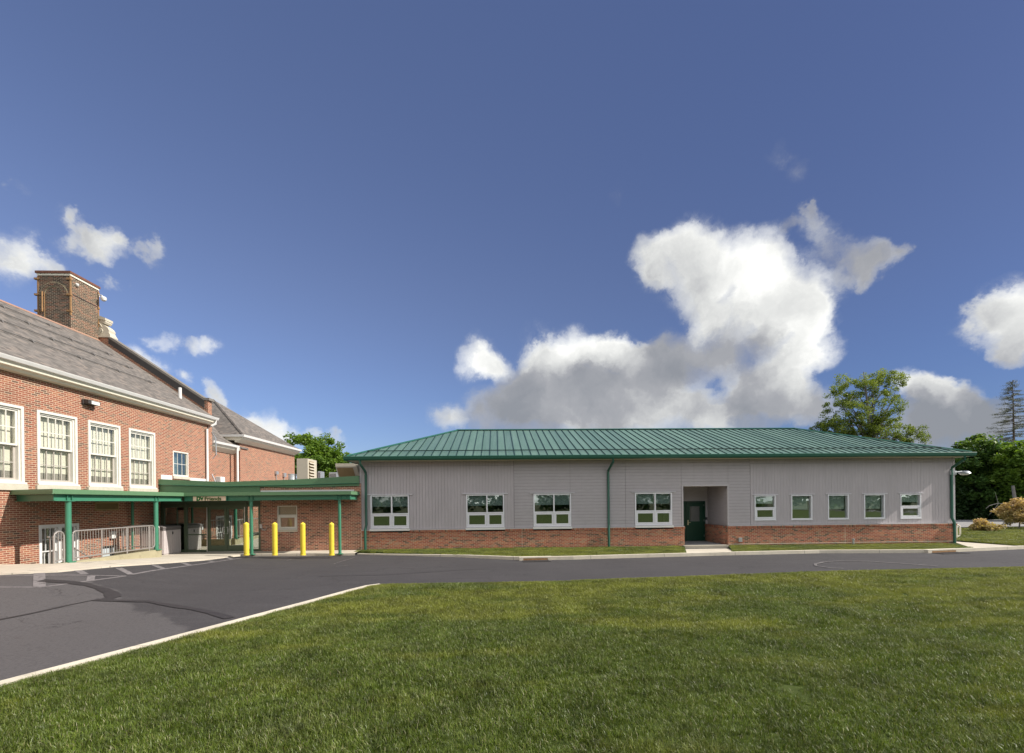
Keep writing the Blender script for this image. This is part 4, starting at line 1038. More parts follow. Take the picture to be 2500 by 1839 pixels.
# stone band under the big windows
mb = MB(**SF)
for a, b in tall: mb.box(a - 0.06, b + 0.07, -0.1, 0.075, WZ0 - 0.20, WZ0 - 0.005)
mb.build('window_sill', 'stone', sb, bevel=0.006)
mb = MB(**SF); mb.box(smw[0] - 0.03, smw[1] + 0.05, -0.08, 0.05, smw[2] - 0.13, smw[2] - 0.002); mb.build('window_sill', 'stone', sb)
def sash(mb, a0, a1, z0, z1, nx_, nz_, b0, b1, st=0.05, mu=0.028):
    casement(mb, a0, a1, z0, z1, st, b0, b1)
    for i in range(1, nx_):
        a = a0 + st + (a1 - a0 - 2 * st) * i / nx_; mb.box(a - mu / 2, a + mu / 2, b0 + 0.005, b1 - 0.005, z0 + st, z1 - st)
    for j in range(1, nz_):
        z = z0 + st + (z1 - z0 - 2 * st) * j / nz_; mb.box(a0 + st, a1 - st, b0 + 0.008, b1 - 0.008, z - mu / 2, z + mu / 2)
def tall_window(a0, a1, z0, z1):
    m = MB(**SF); bx = 0.085
    casement(m, a0, a1, z0, z1, bx, -0.22, 0.03); casement(m, a0 + bx, a1 - bx, z0 + bx, z1 - bx, 0.05, -0.22, -0.02)
    m.box(a0 + 0.002, a1 + 0.05, -0.2, 0.062, z0, z0 + 0.06)
    wnd = m.build('window', 'old_frame', sb, bevel=0.004)
    i0, i1 = a0 + bx + 0.05, a1 - bx - 0.05; k0, k1 = z0 + bx + 0.05, z1 - bx - 0.05; zm = k0 + (k1 - k0) * 0.49
    m = MB(**SF); sash(m, i0, i1, zm, k1, 4, 2, -0.10, -0.055, 0.06); m.build('upper_sash', 'old_frame', wnd)
    m = MB(**SF); sash(m, i0, i1, k0, zm + 0.03, 4, 2, -0.17, -0.125, 0.065); m.build('lower_sash', 'sash_grey', wnd)
    pane(SF, i0 + 0.05, i1 - 0.05, zm + 0.05, k1 - 0.05, -0.075, 'glass_old', wnd)
    pane(SF, i0 + 0.05, i1 - 0.05, k0 + 0.05, zm, -0.145, 'glass_old', wnd)
    zmb = k0 + (k1 - k0) * 0.13
    m = MB(**SF); m.box(i0 - 0.05, i1 + 0.05, -0.26, -0.235, zmb, z1); m.build('roller_blind', 'blind_cream', wnd)
    m = MB(**SF); m.box(i0 - 0.1, i1 + 0.1, -0.27, -0.245, z0 - 0.05, zmb - 0.002); m.build('inner_wall', 'classroom_grey', wnd)
for a, b in tall: tall_window(a, b, WZ0, WZ1)
m = MB(**SF); casement(m, smw[0], smw[1], smw[2], smw[3], 0.055, -0.12, 0.01); wnd = m.build('window', 'old_frame', sb)
m = MB(**SF); sash(m, smw[0] + 0.055, smw[1] - 0.055, smw[2] + 0.055, smw[3] - 0.055, 3, 2, -0.08, -0.04, 0.02, 0.02); m.build('sash', 'old_frame', wnd)
pane(SF, smw[0] + 0.06, smw[1] - 0.06, smw[2] + 0.06, smw[3] - 0.06, -0.055, 'glass_facade', wnd)
m = MB(**SF); m.box(smw[0], smw[1] - 0.3, -0.3, -0.28, smw[2], smw[3]); m.build('curtain', 'blind_grey', wnd)
# basement double window
m = MB(**SF); casement(m, bw_[0], bw_[1], bw_[2], bw_[3], 0.09, -0.2, 0.02); bm_ = (bw_[0] + bw_[1]) / 2; m.box(bm_ - 0.07, bm_ + 0.07, -0.2, 0.015, bw_[2] + 0.09, bw_[3] - 0.09)
wnd = m.build('window', 'white_trim', sb)
for a0, a1 in ((bw_[0] + 0.09, bm_ - 0.07), (bm_ + 0.07, bw_[1] - 0.09)):
    zc = 0.55 + bw_[2] + 0.25
    zc = bw_[2] + (bw_[3] - bw_[2]) * 0.56
    m = MB(**SF); sash(m, a0, a1, zc, bw_[3] - 0.09, 3, 2, -0.09, -0.05, 0.04, 0.022); m.build('upper_sash', 'white_trim', wnd)
    m = MB(**SF); sash(m, a0, a1, bw_[2] + 0.09, zc + 0.03, 3, 2, -0.14, -0.10, 0.045, 0.022); m.build('lower_sash', 'white_trim', wnd)
    pane(SF, a0 + 0.03, a1 - 0.03, bw_[2] + 0.1, bw_[3] - 0.1, -0.16, 'glass_old', wnd)
    m = MB(**SF); m.box(a0 - 0.03, a1 + 0.03, -0.42, -0.40, bw_[2] + 0.5, bw_[3]); m.build('roller_blind', 'interior_wall', wnd)
# basement door, grille, lamps
m = MB(**SF); m.box(bd[0] + 0.04, bd[1] - 0.04, -0.2, -0.14, bd[2], bd[3] - 0.12); dr = m.build('basement_door', 'door_blue_white', sb)
m = MB(**SF); casement(m, bd[0], bd[1], bd[2], bd[3], 0.06, -0.22, -0.10); m.build('door_frame', 'sash_grey', dr)
m = MB(**SF); casement(m, gr[0] - 0.05, gr[1] + 0.05, gr[2] - 0.05, gr[3] + 0.05, 0.06, -0.06, 0.02)
n = 26
for i in range(n): a = gr[0] + (gr[1] - gr[0]) * (i + 0.5) / n; m.box(a - 0.006, a + 0.006, -0.05, 0.0, gr[2] + 0.01, gr[3] - 0.01)
for j in range(7): z = gr[2] + (gr[3] - gr[2]) * (j + 0.5) / 7; m.box(gr[0] + 0.01, gr[1] - 0.01, -0.048, 0.003, z - 0.006, z + 0.006)
vg = m.build('vent_grille', 'grille_tan', sb)
m = MB(**SF); m.box(gr[0] - 0.02, gr[1] + 0.02, -0.2, -0.08, gr[2] - 0.02, gr[3] + 0.02); m.build('grille_back', 'hvac_screen', vg)
ly, lz = onX(212, 983, XW + 0.1)
m = MB(**SF); m.box(ly - 0.12, ly + 0.10, 0.0, 0.07, lz - 0.07, lz + 0.10); m.aprism([(ly - 0.10, lz + 0.1), (ly + 0.42, lz + 0.1), (ly + 0.42, lz + 0.02), (ly + 0.35, lz - 0.06), (ly - 0.1, lz - 0.05)], 0.06, 0.25); fl = m.build('flood_lamp', 'dark_metal', sb, bevel=0.01)
m = MB(**SF); m.box(ly + 0.02, ly + 0.36, 0.251, 0.262, lz - 0.05, lz + 0.07); m.build('lens', 'lamp_glass', fl)
ly, lz = onX(271.5, 1306, XW)
m = MB(**SF); m.box(ly - 0.11, ly + 0.10, 0.0, 0.12, lz - 0.15, lz + 0.14); m.build('wall_light', 'white_trim', sb, bevel=0.02)
# roof, eaves
XE, XRg = -14.98, -21.0
ez = onX(300, 953.5, XE)[1]; EZT = ez
ZR = onX(120, 782, XRg)[1]
YG = YC + 0.06
sl_ = (ZR - EZT) / (XE - XRg)
mb = MB(); Z = Vector
A = [Z((XE, 1.5, EZT)), Z((XE, YG, EZT)), Z((XRg, YG, ZR)), Z((XRg, 1.5, ZR)), Z((2 * XRg - XE, 1.5, EZT)), Z((2 * XRg - XE, YG, EZT))]
dn = Z((0, 0, 0.1))
mb.add(A + [p - dn for p in A], [(0, 1, 2, 3), (3, 2, 5, 4), (6, 9, 8, 7), (9, 10, 11, 8), (0, 6, 7, 1), (4, 5, 11, 10), (0, 3, 9, 6), (3, 4, 10, 9), (1, 7, 8, 2), (2, 8, 11, 5)])
roof = mb.build('roof', 'shingle', sb)
mb = MB(); mb.add([(XRg + 0.13, 1.5, ZR - 0.075), (XRg + 0.13, YG, ZR - 0.075), (XRg, YG, ZR + 0.045), (XRg, 1.5, ZR + 0.045), (XRg - 0.13, 1.5, ZR - 0.075), (XRg - 0.13, YG, ZR - 0.075)], [(0, 1, 2, 3), (3, 2, 5, 4), (0, 3, 4), (1, 5, 2), (0, 4, 5, 1)])
mb.build('ridge_cap', 'copper', roof)
# snow guard rails with brackets
nrm = Z((sl_, 0, 1)).normalized()
for fr_ in (0.84, 0.68, 0.52, 0.34):
    xg = XE + (XRg - XE) * fr_; zg = EZT + sl_ * (XE - xg) + 0.07; mb = MB(); yend = 23.2 if fr_ < 0.7 else 21.5
    mb.tube([(xg, 1.5, zg), (xg, yend, zg)], 0.022, 6)
    y = 2.0
    while y < yend:
        mb.box(0, 0, 0, 0, 0, 0) if False else mb.prism([(xg + 0.06, y, zg - 0.08), (xg - 0.16, y, zg + 0.06), (xg - 0.10, y, zg + 0.08), (xg, y, zg + 0.04)], (0, 0.05, 0)); y += 1.9
    mb.build('snow_rail', 'rail_grey', roof)
vy, vz = 0, 0
for px, py in ((439.5, 964),):
    # plumbing vent on the roof slope
    d = ray(px, py); t_ = 0.1
    lo_, hi_ = 5, 60
    for _ in range(60):
        mid = (lo_ + hi_) / 2; p = CAM + d * (mid / d.y)
        if p.z > EZT + sl_ * (XE - p.x): lo_, hi_ = lo_, hi_; lo_ = mid if p.y < YG else lo_; hi_ = hi_ if p.y < YG else mid
        else: hi_ = mid
    p = CAM + d * (lo_ / d.y); yy = min(p.y, YG - 0.8); xx = d.x / d.y * yy; zz = EZT + sl_ * (XE - xx)
    mb = MB(); mb.lathe((xx, yy, zz - 0.1), [(0.075, 0), (0.075, 0.62), (0.05, 0.63)], 12); mb.build('vent_stack', 'white_trim', roof, smooth=True)
# cornice: gutter, fascia and soffit
mb = MB(); prof = [(XE - 0.03, EZT - 0.13), (XE + 0.06, EZT - 0.11), (XE + 0.11, EZT - 0.02), (XE + 0.12, EZT + 0.01), (XE - 0.02, EZT + 0.01)]
mb.prism([(x, 1.5, z) for x, z in prof], (0, YG - 1.5 + 0.12, 0)); mb.build('gutter', 'white_trim', sb)
mb = MB(); prof = [(XE - 0.032, EZT - 0.13), (XE - 0.06, EZT - 0.24), (XE - 0.16, EZT - 0.27), (XE - 0.22, EZT - 0.34), (XW - 0.02, EZT - 0.36), (XW - 0.02, EZT - 0.02), (XE - 0.032, EZT - 0.02)]
mb.prism([(x, 1.5, z) for x, z in prof], (0, YG - 1.5, 0)); mb.build('cornice', 'cream_trim', sb)
# gable wall with raking parapet
Yg0, Yg1 = YG + 0.01, YG + 0.36
def onYg(px, py): return onY(px, py, Yg0)
pk = onYg(265, 819.5); ft_ = onYg(499, 972)
ex = onYg(509.6, 974)[0]
mb = MB(); zb_ = 3.0
mb.prism([(XW, Yg0, zb_), (XW, Yg0, ft_[1] - 0.12), (ft_[0], Yg0, ft_[1] - 0.12), (pk[0], Yg0, pk[1] - 0.1), (-23.0, Yg0, pk[1] - 0.1), (-23.0, Yg0, zb_)], (0, 0.34, 0))
mb.build('gable_wall', 'old_brick', sb)
mb = MB(); th = 0.13
mb.prism([(ft_[0], Yg0 - 0.05, ft_[1] - th), (pk[0], Yg0 - 0.05, pk[1] - th), (pk[0], Yg0 - 0.05, pk[1]), (ft_[0], Yg0 - 0.05, ft_[1])], (0, 0.45, 0))
mb.prism([(ft_[0] + 0.001, Yg0 - 0.05, ft_[1] - th), (ex + 0.05, Yg0 - 0.05, ft_[1] - th), (ex + 0.05, Yg0 - 0.05, ft_[1]), (ft_[0] + 0.001, Yg0 - 0.05, ft_[1])], (0, 0.45, 0))
mb.build('coping', 'coping', sb)
mb = MB(); q = [(ft_[0], ft_[1] - th), (pk[0], pk[1] - th), (pk[0], pk[1] - th - 0.30), (ft_[0], ft_[1] - th - 0.42)]
mb.prism([(x, Yg0 - 0.022, z) for x, z in q], (0, 0.02, 0)); mb.build('parapet_flashing', 'dark_metal', sb)
# volute
vol = [(1400,1045),(1400,1340),(1655,1352),(1640,1320),(1622,1290),(1628,1250),(1600,1205),(1560,1172),(1510,1140),(1488,1118),(1545,1128),(1566,1098),(1556,1066),(1520,1050)]
def zc8(x, y): return (50 + x / 7.508, 640 + y / 7.508)
P_ = [onY(*zc8(x, y), Yg0) for x, y in vol]
mb = MB(); mb.prism([(x, Yg0 - 0.02, z) for x, z in P_], (0, 0.42, 0)); vo = mb.build('volute', 'stone', sb)
mb = MB()
cx_, cz_ = onY(*zc8(1462, 1272), Yg0); sc_ = abs(onY(*zc8(1512, 1272), Yg0)[0] - cx_)
sp_ = []
for i in range(60): a = i / 59 * 2 * math.pi * 2.2; rr = sc_ * 1.15 * (i / 59); sp_.append((cx_ + rr * math.cos(a + 0.6), Yg0 - 0.03, cz_ + rr * math.sin(a + 0.6)))
for x, y in ((1500, 1190), (1460, 1130), (1420, 1085)): q = onY(*zc8(x, y), Yg0); sp_.append((q[0], Yg0 - 0.03, q[1]))
mb.tube(sp_, 0.022, 6); mb.build('scroll', 'stone', vo)
def slab(zs, y0, dy, mat, nm, par=vo):
    q = [onY(*zc8(x, y), Yg0) for x, y in zs]; m = MB(); m.prism([(x, y0, z) for x, z in q], (0, dy, 0)); return m.build(nm, mat, par)
slab([(1325, 990), (1465, 990), (1568, 1030), (1568, 1072), (1465, 1050), (1325, 1048)], Yg0 - 0.06, 0.5, 'stone', 'cap_stone')
slab([(1368, 1340), (1660, 1352), (1665, 1388), (1600, 1385), (1368, 1385)], Yg0 - 0.07, 0.5, 'stone', 'base_stone')
slab([(1335, 1050), (1400, 1050), (1400, 1380), (1335, 1372)], Yg0 - 0.01, 0.4, 'chimney_brick', 'volute_backing')
# chimney
CY0, CY1 = 23.1, 24.66
cx0, cx1 = onY(93.5, 740, CY0)[0], onY(172.3, 740, CY0)[0]
CZT = onY(172, 668.5, CY0)[1]
mb = MB(); mb.box(cx0, cx1, -CY1, -CY0, ZR - 2.2, CZT - 0.10); ch = mb.build('chimney', 'chimney_brick', sb)
mb = MB(); mb.box(cx0 - 0.03, cx1 + 0.03, -CY1 - 0.03, -CY0 + 0.03, CZT - 0.10, CZT + 0.0); mb.build('chimney_band', 'cream_trim', ch)
mb = MB(); mb.box(cx0 - 0.08, cx1 + 0.07, -CY1 - 0.07, -CY0 + 0.08, CZT, CZT + 0.11); mb.build('chimney_cap', 'rust', ch)
mb = MB(); 
for (x, y) in ((cx1, CY0), (cx0, CY0), (cx1, CY1)):
    mb.box(x - 0.04, x + 0.018, -y - 0.04, -y + 0.018, CZT - 2.05, CZT - 0.13)
    for zz in (0.22, 1.0, 1.8): mb.box(x - 0.16, x + 0.05, -y - 0.05, -y + 0.05, CZT - zz - 0.09, CZT - zz)
mb.build('iron_strap', 'rusty_iron', ch)
for zz in (0.98, 1.95):
    mb = MB(); mb.box(cx1 - 0.0, cx1 + 0.012, -CY1, -CY0, CZT - zz - 0.03, CZT - zz); mb.build('iron_band', 'dark_metal', ch)
mb = MB(); ac = Vector(((cx0 + cx1) / 2 - 0.02, CY0, CZT - 1.10)); R1, R0 = 0.66, 0.47; ns = 28
for i in range(ns):
    a0, a1 = rad(178 - 176 * i / ns), rad(178 - 176 * (i + 0.78) / ns)
    q = [(ac.x + r * math.cos(a), CY0 - 0.03, ac.z + r * math.sin(a)) for r, a in ((R0, a0), (R1, a0), (R1, a1), (R0, a1))]; mb.prism(q, (0, 0.029, 0))
mb.build('brick_arch', 'chimney_brick', ch)
mb = MB(); mb.prism([(ac.x + r * math.cos(a), CY0 - 0.012, ac.z + r * math.sin(a)) for r, a in [(R1 + 0.03, rad(178 - 176 * i / 24)) for i in range(25)] + [(R0 - 0.03, rad(2 + 176 * i / 24)) for i in range(25)]], (0, 0.011, 0)); mb.build('arch_mortar', 'mossy_concrete', ch)
mb = MB(); xc = cx0 + 0.24
mb.tube([(xc, CY0 - 0.05, CZT - 0.9), (xc, CY0 - 0.05, CZT - 1.9), (xc - 0.18, CY0 - 0.05, CZT - 1.92)], 0.035, 8); mb.tube([(xc + 0.1, CY0 - 0.04, CZT - 0.95), (xc + 0.1, CY0 - 0.04, ZR - 0.3)], 0.014, 6)
mb.build('conduit', 'rusty_iron', ch, smooth=True)
def camera_(px, py, Y, s_):
    x, z = onY(px, py, Y); m = MB()
    m.box(x - 0.22 * s_, x + 0.08 * s_, -Y - 0.05, -Y + 0.05, z - 0.08 * s_, z + 0.12 * s_); m.tube([(x, Y - 0.05, z), (x + 0.28 * s_, Y - 0.07, z - 0.04 * s_), (x + 0.36 * s_, Y - 0.08, z - 0.12 * s_)], 0.03 * s_, 8)
    m.lathe((x + 0.38 * s_, Y - 0.08, z - 0.36 * s_), [(0.03, 0), (0.11 * s_, 0.05 * s_), (0.14 * s_, 0.16 * s_), (0.10 * s_, 0.23 * s_)], 14); m.build('security_camera', 'white_trim', ch, smooth=True)
camera_(238, 721, CY1 + 0.05, 1.0); camera_(180, 691, CY0 + 0.4, 0.62)
# downspouts at the corner
mb = MB(); xo = XW + 0.09; yo = yx(501.5, 1100)
pe = onX(519, 1030, XE + 0.05)
mb.tube([(XE + 0.05, yo + 0.15, EZT - 0.08), (XE + 0.05, yo + 0.15, EZT - 0.32), (XE - 0.10, yo + 0.02, EZT - 0.45), (xo, yo, EZT - 0.62), (xo, yo, 3.0)], 0.062, 10); mb.build('downspout', 'white_trim', sb, smooth=True)
mb = MB(); yo2 = YC + 0.35; mb.tube([(XW + 0.0, yo2, EZT - 0.7), (XW + 0.10, yo2 + 0.2, EZT - 1.0), (XW + 0.12, yo2 + 0.2, EZT - 1.9), (XW - 0.1, yo2, EZT - 2.3), (XW - 0.1, yo2, 4.1), (XW + 0.1, yo2 + 0.1, 3.5), (XW + 0.15, yo2 + 0.1, 3.2)], 0.03, 8); mb.build('conduit', 'galvanised', sb, smooth=True)
mb = MB(); mb.box(XW - 0.1, XW + 0.2, -(YC + 1.2), -(YC + 0.8), 3.2, 3.75); mb.build('junction_box', 'white_trim', sb, bevel=0.02)
# middle and rear wings
X2 = -15.85
YM1 = onX(570.5, 1130, X2)[0]
mb = MB(o=(X2, 0, 0), u=(0, 1, 0), n=(1, 0, 0)); Z2 = onX(545, 1088, X2)[1]; mb.wall(YG + 0.37, YM1, 0.5, Z2 + 0.2, (), th=0.3); mb.build('middle_wing_wall', 'old_brick', sb)
XE2 = X2 + 0.42; Ze2 = (onX(512, 1073, XE2)[1] + onX(581, 1092, XE2)[1]) / 2
YM1e = onX(581, 1092, XE2)[0]
mb = MB(); rr = 4.6
mb.prism([(XE2, YG + 0.37, Ze2), (XE2, YG + 0.37, Ze2 - 0.08), (XE2 - rr, YG + 0.37, Ze2 + rr * 0.72 - 0.08), (XE2 - rr, YG + 0.37, Ze2 + rr * 0.72)], (0, YM1 - YG + 0.5, 0)); mb.build('middle_wing_roof', 'shingle', sb)
mb = MB(); mb.prism([(x, YG + 0.37, z) for x, z in ((XE2 - 0.02, Ze2 - 0.12), (XE2 + 0.09, Ze2 - 0.10), (XE2 + 0.12, Ze2 + 0.02), (XE2 - 0.02, Ze2 + 0.02))], (0, YM1e - YG - 0.37, 0)); mb.build('gutter', 'white_trim', sb)
mb = MB(); mb.prism([(x, YG + 0.37, z) for x, z in ((XE2 - 0.022, Ze2 - 0.12), (XE2 - 0.08, Ze2 - 0.24), (X2 - 0.02, Ze2 - 0.46), (X2 - 0.02, Ze2 - 0.05), (XE2 - 0.022, Ze2 - 0.05))], (0, YM1 - YG - 0.37, 0)); mb.build('cornice', 'cream_trim', sb)
X3 = -15.5; Y30 = onX(586, 1120, X3)[0]; Y31 = onX(719, 1130, X3)[0]
mb = MB(); Z3w = onX(586, 1073, X3)[1]
mb.box(X3 - 8, X3, -Y31, -Y30, 0.5, Z3w + 0.15); mb.build('rear_wing_wall', 'old_brick', sb)
XE3 = -15.02; Y3a = onX(593.5, 1061, XE3)[0]; Y3b = onX(733.5, 1100, XE3)[0]; Ze3 = (onX(593.5, 1061, XE3)[1] + onX(733.5, 1100, XE3)[1]) / 2
hw = (Y3b - Y3a) / 2
# apex from the skyline
best = None
for k in range(30, 70):
    ru = k / 10; x = XE3 - ru; y = Y3a + min(ru, hw); 
    p = Vector((x, y, 0)); dd = ray(521, 977); xx = dd.x / dd.y * y
    if best is None or abs(xx - x) < best[0]: best = (abs(xx - x), ru, CAM.z + dd.z / dd.y * y, y)
ru, ZA, YA3 = best[1], best[2], best[3]
X3b = 2 * (XE3 - ru) - XE3
mb = MB(); ap = [(XE3, Y3a, Ze3), (XE3, Y3b, Ze3), (X3b, Y3b, Ze3), (X3b, Y3a, Ze3), (XE3 - ru, YA3, ZA), (XE3 - ru, Y3b - hw * 0.98, ZA)]
mb.add(ap, [(0, 1, 5, 4), (1, 2, 5), (2, 3, 4, 5), (3, 0, 4), (3, 2, 1, 0)]); r3 = mb.build('rear_wing_roof', 'shingle', sb)
mb = MB(); cap(ap[0], ap[4], 0.14); mb.build('hip_cap', 'shingle', r3)
mb = MB()
mb.prism([(x, Y3a - 0.1, z) for x, z in ((XE3 - 0.02, Ze3 - 0.13), (XE3 + 0.09, Ze3 - 0.11), (XE3 + 0.12, Ze3 + 0.02), (XE3 - 0.02, Ze3 + 0.02))], (0, Y3b - Y3a + 0.1, 0))
mb.box(X3b, XE3 - 0.02, -(Y3a - 0.02), -(Y3a - 0.10), Ze3 - 0.11, Ze3 + 0.02); mb.build('gutter', 'white_trim', sb)
mb = MB(); mb.prism([(x, Y3a, z) for x, z in ((XE3 - 0.022, Ze3 - 0.12), (XE3 - 0.08, Ze3 - 0.22), (X3 - 0.02, Ze3 - 0.42), (X3 - 0.02, Ze3 - 0.05), (XE3 - 0.022, Ze3 - 0.05))], (0, Y3b - Y3a, 0))
mb.box(X3b, X3 - 0.02, -(Y30 + 0.1), -(Y3a + 0.001), Ze3 - 0.30, Ze3 - 0.05); mb.build('cornice', 'cream_trim', sb)
mb = MB(); yp = onX(578.5, 1130, XE2 + 0.0)[0]; mb.tube([(XE2 + 0.03, yp, Ze2 - 0.05), (XE2 + 0.03, yp, 3.0)], 0.065, 10); mb.build('downspout', 'white_trim', sb, smooth=True)
for px, py0, py1 in ((677, 1151, 1158.5), (696, 1155, 1164.5)):
    y, z1 = onX(px, py0, X3 + 0.12); _, z0 = onX(px, py1, X3 + 0.12); m = MB(); m.box(X3 + 0.01, X3 + 0.14, -y - 0.16, -y + 0.16, z0, z1); m.tube([(X3 + 0.06, y, z0), (X3 + 0.06, y, 3.0)], 0.02, 6); m.build('electric_box', 'galvanised', sb)
# shell so nothing shines through
mb = MB(); mb.box(2 * XRg - XW, XW - 0.36, -2.2, -2.0, -1.9, EAV); mb.box(2 * XRg - XW, 2 * XRg - XW + 0.2, -YC, -2.2, -1.9, EAV); mb.box(2 * XRg - XW + 0.2, XW - 0.36, -YC, -2.2, 2.3, 2.35); mb.box(2 * XRg - XW + 0.2, XW - 1.9, -YC, -2.2, EAV - 0.2, EAV - 0.1)
mb.build('inner_shell', 'interior_wall', sb)
# ------------------------------------------------------------------ glazed entry link
EY = 21.20
eb = thing('entry_link', (-10.5, EY, 0), 'low flat roofed brick and glass entry link with green fascia between the two larger buildings', 'entrance building')
EF = dict(o=(0, EY, 0), u=(1, 0, 0), n=(0, -1, 0))
ex = lambda px, py=1250: onY(px, py, EY)[0]
ez_ = lambda px, py: onY(px, py, EY)[1]
SX0, SX1 = XW + 0.01, ex(635.7)
win = (ex(676.5), ex(725.5), ez_(677, 1294), ez_(677, 1235))
CT = 3.12
mb = MB(**EF); mb.wall(SX1, XL - 0.006, -0.5, CT, [win], b=-0.004, th=0.25); mb.build('brick_wall', 'entry_brick', eb)
# window
a0, a1, z0, z1 = win; fm = MB(**EF); casement(fm, a0, a1, z0, z1, 0.05, -0.14, -0.02); zm = z0 + (z1 - z0) * 0.60
fm.box(a0 + 0.05, a1 - 0.05, -0.14, -0.025, zm - 0.03, zm + 0.03); casement(fm, a0 + 0.06, a1 - 0.06, z0 + 0.06, zm - 0.035, 0.075, -0.12, -0.03)
wnd = fm.build('window', 'old_frame', eb)
pane(EF, a0 + 0.05, a1 - 0.05, zm + 0.03, z1 - 0.05, -0.06, 'glass_old', wnd); pane(EF, a0 + 0.13, a1 - 0.13, z0 + 0.13, zm - 0.11, -0.05, 'glass_old', wnd); blind(EF, a0 + 0.13, a1 - 0.13, z0 + 0.13, zm - 0.11, -0.10, 'brick_reflection', wnd)  # lower blind is added: its colour paints the brick reflection in the pane
blind(EF, a0 + 0.08, a1 - 0.05, zm + 0.03, z1 - 0.05, -0.12, 'window_shade_top', wnd)
m = MB(**EF); m.box(a0 - 0.01, a1 + 0.01, -0.12, 0.03, z0 - 0.10, z0 - 0.003); m.build('sill', 'stone', wnd)
# paler repointed courses round the window
# storefront
kx = lambda x: ex(380 + x / 7.508)
kz_ = lambda y, x=900: ez_(380 + x / 7.508, 1140 + y / 7.508)
z_hd, z_top, z_bot = kz_(705), kz_(640), 0.035
z_hb = kz_(742)
bays = [(kx(113), kx(545)), (kx(553), kx(935)), (kx(948), kx(1628)), (kx(1660), kx(1910))]
Rf = 0.12
mb = MB(**EF)
mb.box(SX0, kx(150), -Rf, 0.0, z_bot, z_hd)                                   # left jamb
mb.box(kx(516), kx(566), -Rf, 0.0, z_bot, z_hd); mb.box(kx(930), kx(960), -Rf, 0.0, z_bot, z_hd)
mb.box(kx(1640), kx(1668), -Rf, 0.0, z_bot, z_hd); mb.box(kx(1880), SX1 - 0.002, -Rf, 0.0, z_bot, z_hd)
mb.box(SX0, SX1 - 0.002, -Rf - 0.01, 0.004, z_hb, z_hd + 0.02)
mb.box(kx(150), kx(516), -Rf + 0.01, -0.01, z_bot, z_bot + 0.12); mb.box(kx(566), kx(930), -Rf + 0.01, -0.01, z_bot, z_bot + 0.10)
mb.box(kx(566), kx(930), -Rf + 0.01, -0.01, kz_(1252), kz_(1230)); mb.box(kx(1668), kx(1880), -Rf + 0.01, -0.01, z_bot, z_bot + 0.09)
mb.box(kx(1668), kx(1880), -Rf + 0.01, -0.01, kz_(1240), kz_(1215)); mb.box(kx(376), kx(390), -Rf + 0.01, -0.01, z_bot + 0.12, z_hb)
sf = mb.build('storefront_frame', 'bronze_green', eb)
mb = MB(**EF); mb.box(SX0, SX1 - 0.002, -0.16, -0.03, z_hd + 0.022, 2.95)
for x in (545, 950, 1655): mb.box(kx(x) - 0.035, kx(x) + 0.035, -0.03, 0.0, z_hd + 0.022, 2.6)
mb.build('header_panel', 'bronze_green', eb)
mb = MB(**EF)
for x in (941, 1632): mb.box(kx(x) - 0.018, kx(x) + 0.018, 0.001, 0.02, z_bot, z_hb)
mb.box(kx(955), kx(1625), -0.1, 0.03, z_bot - 0.03, z_bot + 0.015)
mb.build('door_trim', 'bright_metal', sf)
for x0, x1, za, zb__ in ((150, 376, z_bot + 0.12, z_hb), (390, 516, z_bot + 0.12, z_hb - 0.12), (566, 930, kz_(1230), z_hb), (566, 930, z_bot + 0.1, kz_(1252)), (1668, 1880, kz_(1215), z_hb), (1668, 1880, z_bot + 0.09, kz_(1240))):
    pane(EF, kx(x0), kx(x1), za, zb__, -0.05, 'glass_entry', sf)
for x0, x1, zz1 in ((168, 372, z_hb - 0.08), (394, 512, z_hb - 0.30)):
    blind(EF, kx(x0), kx(x1), 0.4, zz1, -0.10, 'blind_light', sf, 'wall_panel')
def glass_door(x0, x1, gx0, gx1, hinge):
    m = MB(**EF); z0, z1 = z_bot + 0.02, z_hb - 0.005; m.wall(kx(x0), kx(x1), z0, z1, [(kx(gx0), kx(gx1), kz_(1445), kz_(782))], b=-0.02, th=0.05)
    d = m.build('glass_door', 'bronze_green', eb)
    pane(EF, kx(gx0), kx(gx1), kz_(1445), kz_(782), -0.04, 'glass_entry', d)
    m = MB(**EF); hx_ = kx(hinge); zc = kz_(1170); s_ = 1 if hinge < 1290 else -1
    m.tube([m.P(hx_, -0.02, zc + 0.15), m.P(hx_, 0.06, zc + 0.15), m.P(hx_ - 0.05 * s_, 0.07, zc + 0.10), m.P(hx_ - 0.05 * s_, 0.07, zc - 0.10), m.P(hx_, 0.06, zc - 0.15), m.P(hx_, -0.02, zc - 0.15)], 0.014, 8)
    m.build('pull_handle', 'bright_metal', d)
glass_door(962, 1296, 995, 1252, 1262); glass_door(1304, 1622, 1332, 1597, 1318)
# vestibule behind the glass
mb = MB(); mb.box(SX0 + 0.3, SX1, -24.4, -24.2, 0.0, CT); mb.build('inner_wall', 'interior_wall', eb)
mb = MB(); mb.box(SX0, XL, -24.5, -(EY + 0.26), -0.1, 0.03); mb.box(SX1 + 0.1, SX1 + 0.2, -24.2, -(EY + 0.26), 0.03, CT); mb.build('vestibule_floor', 'classroom_grey', eb)
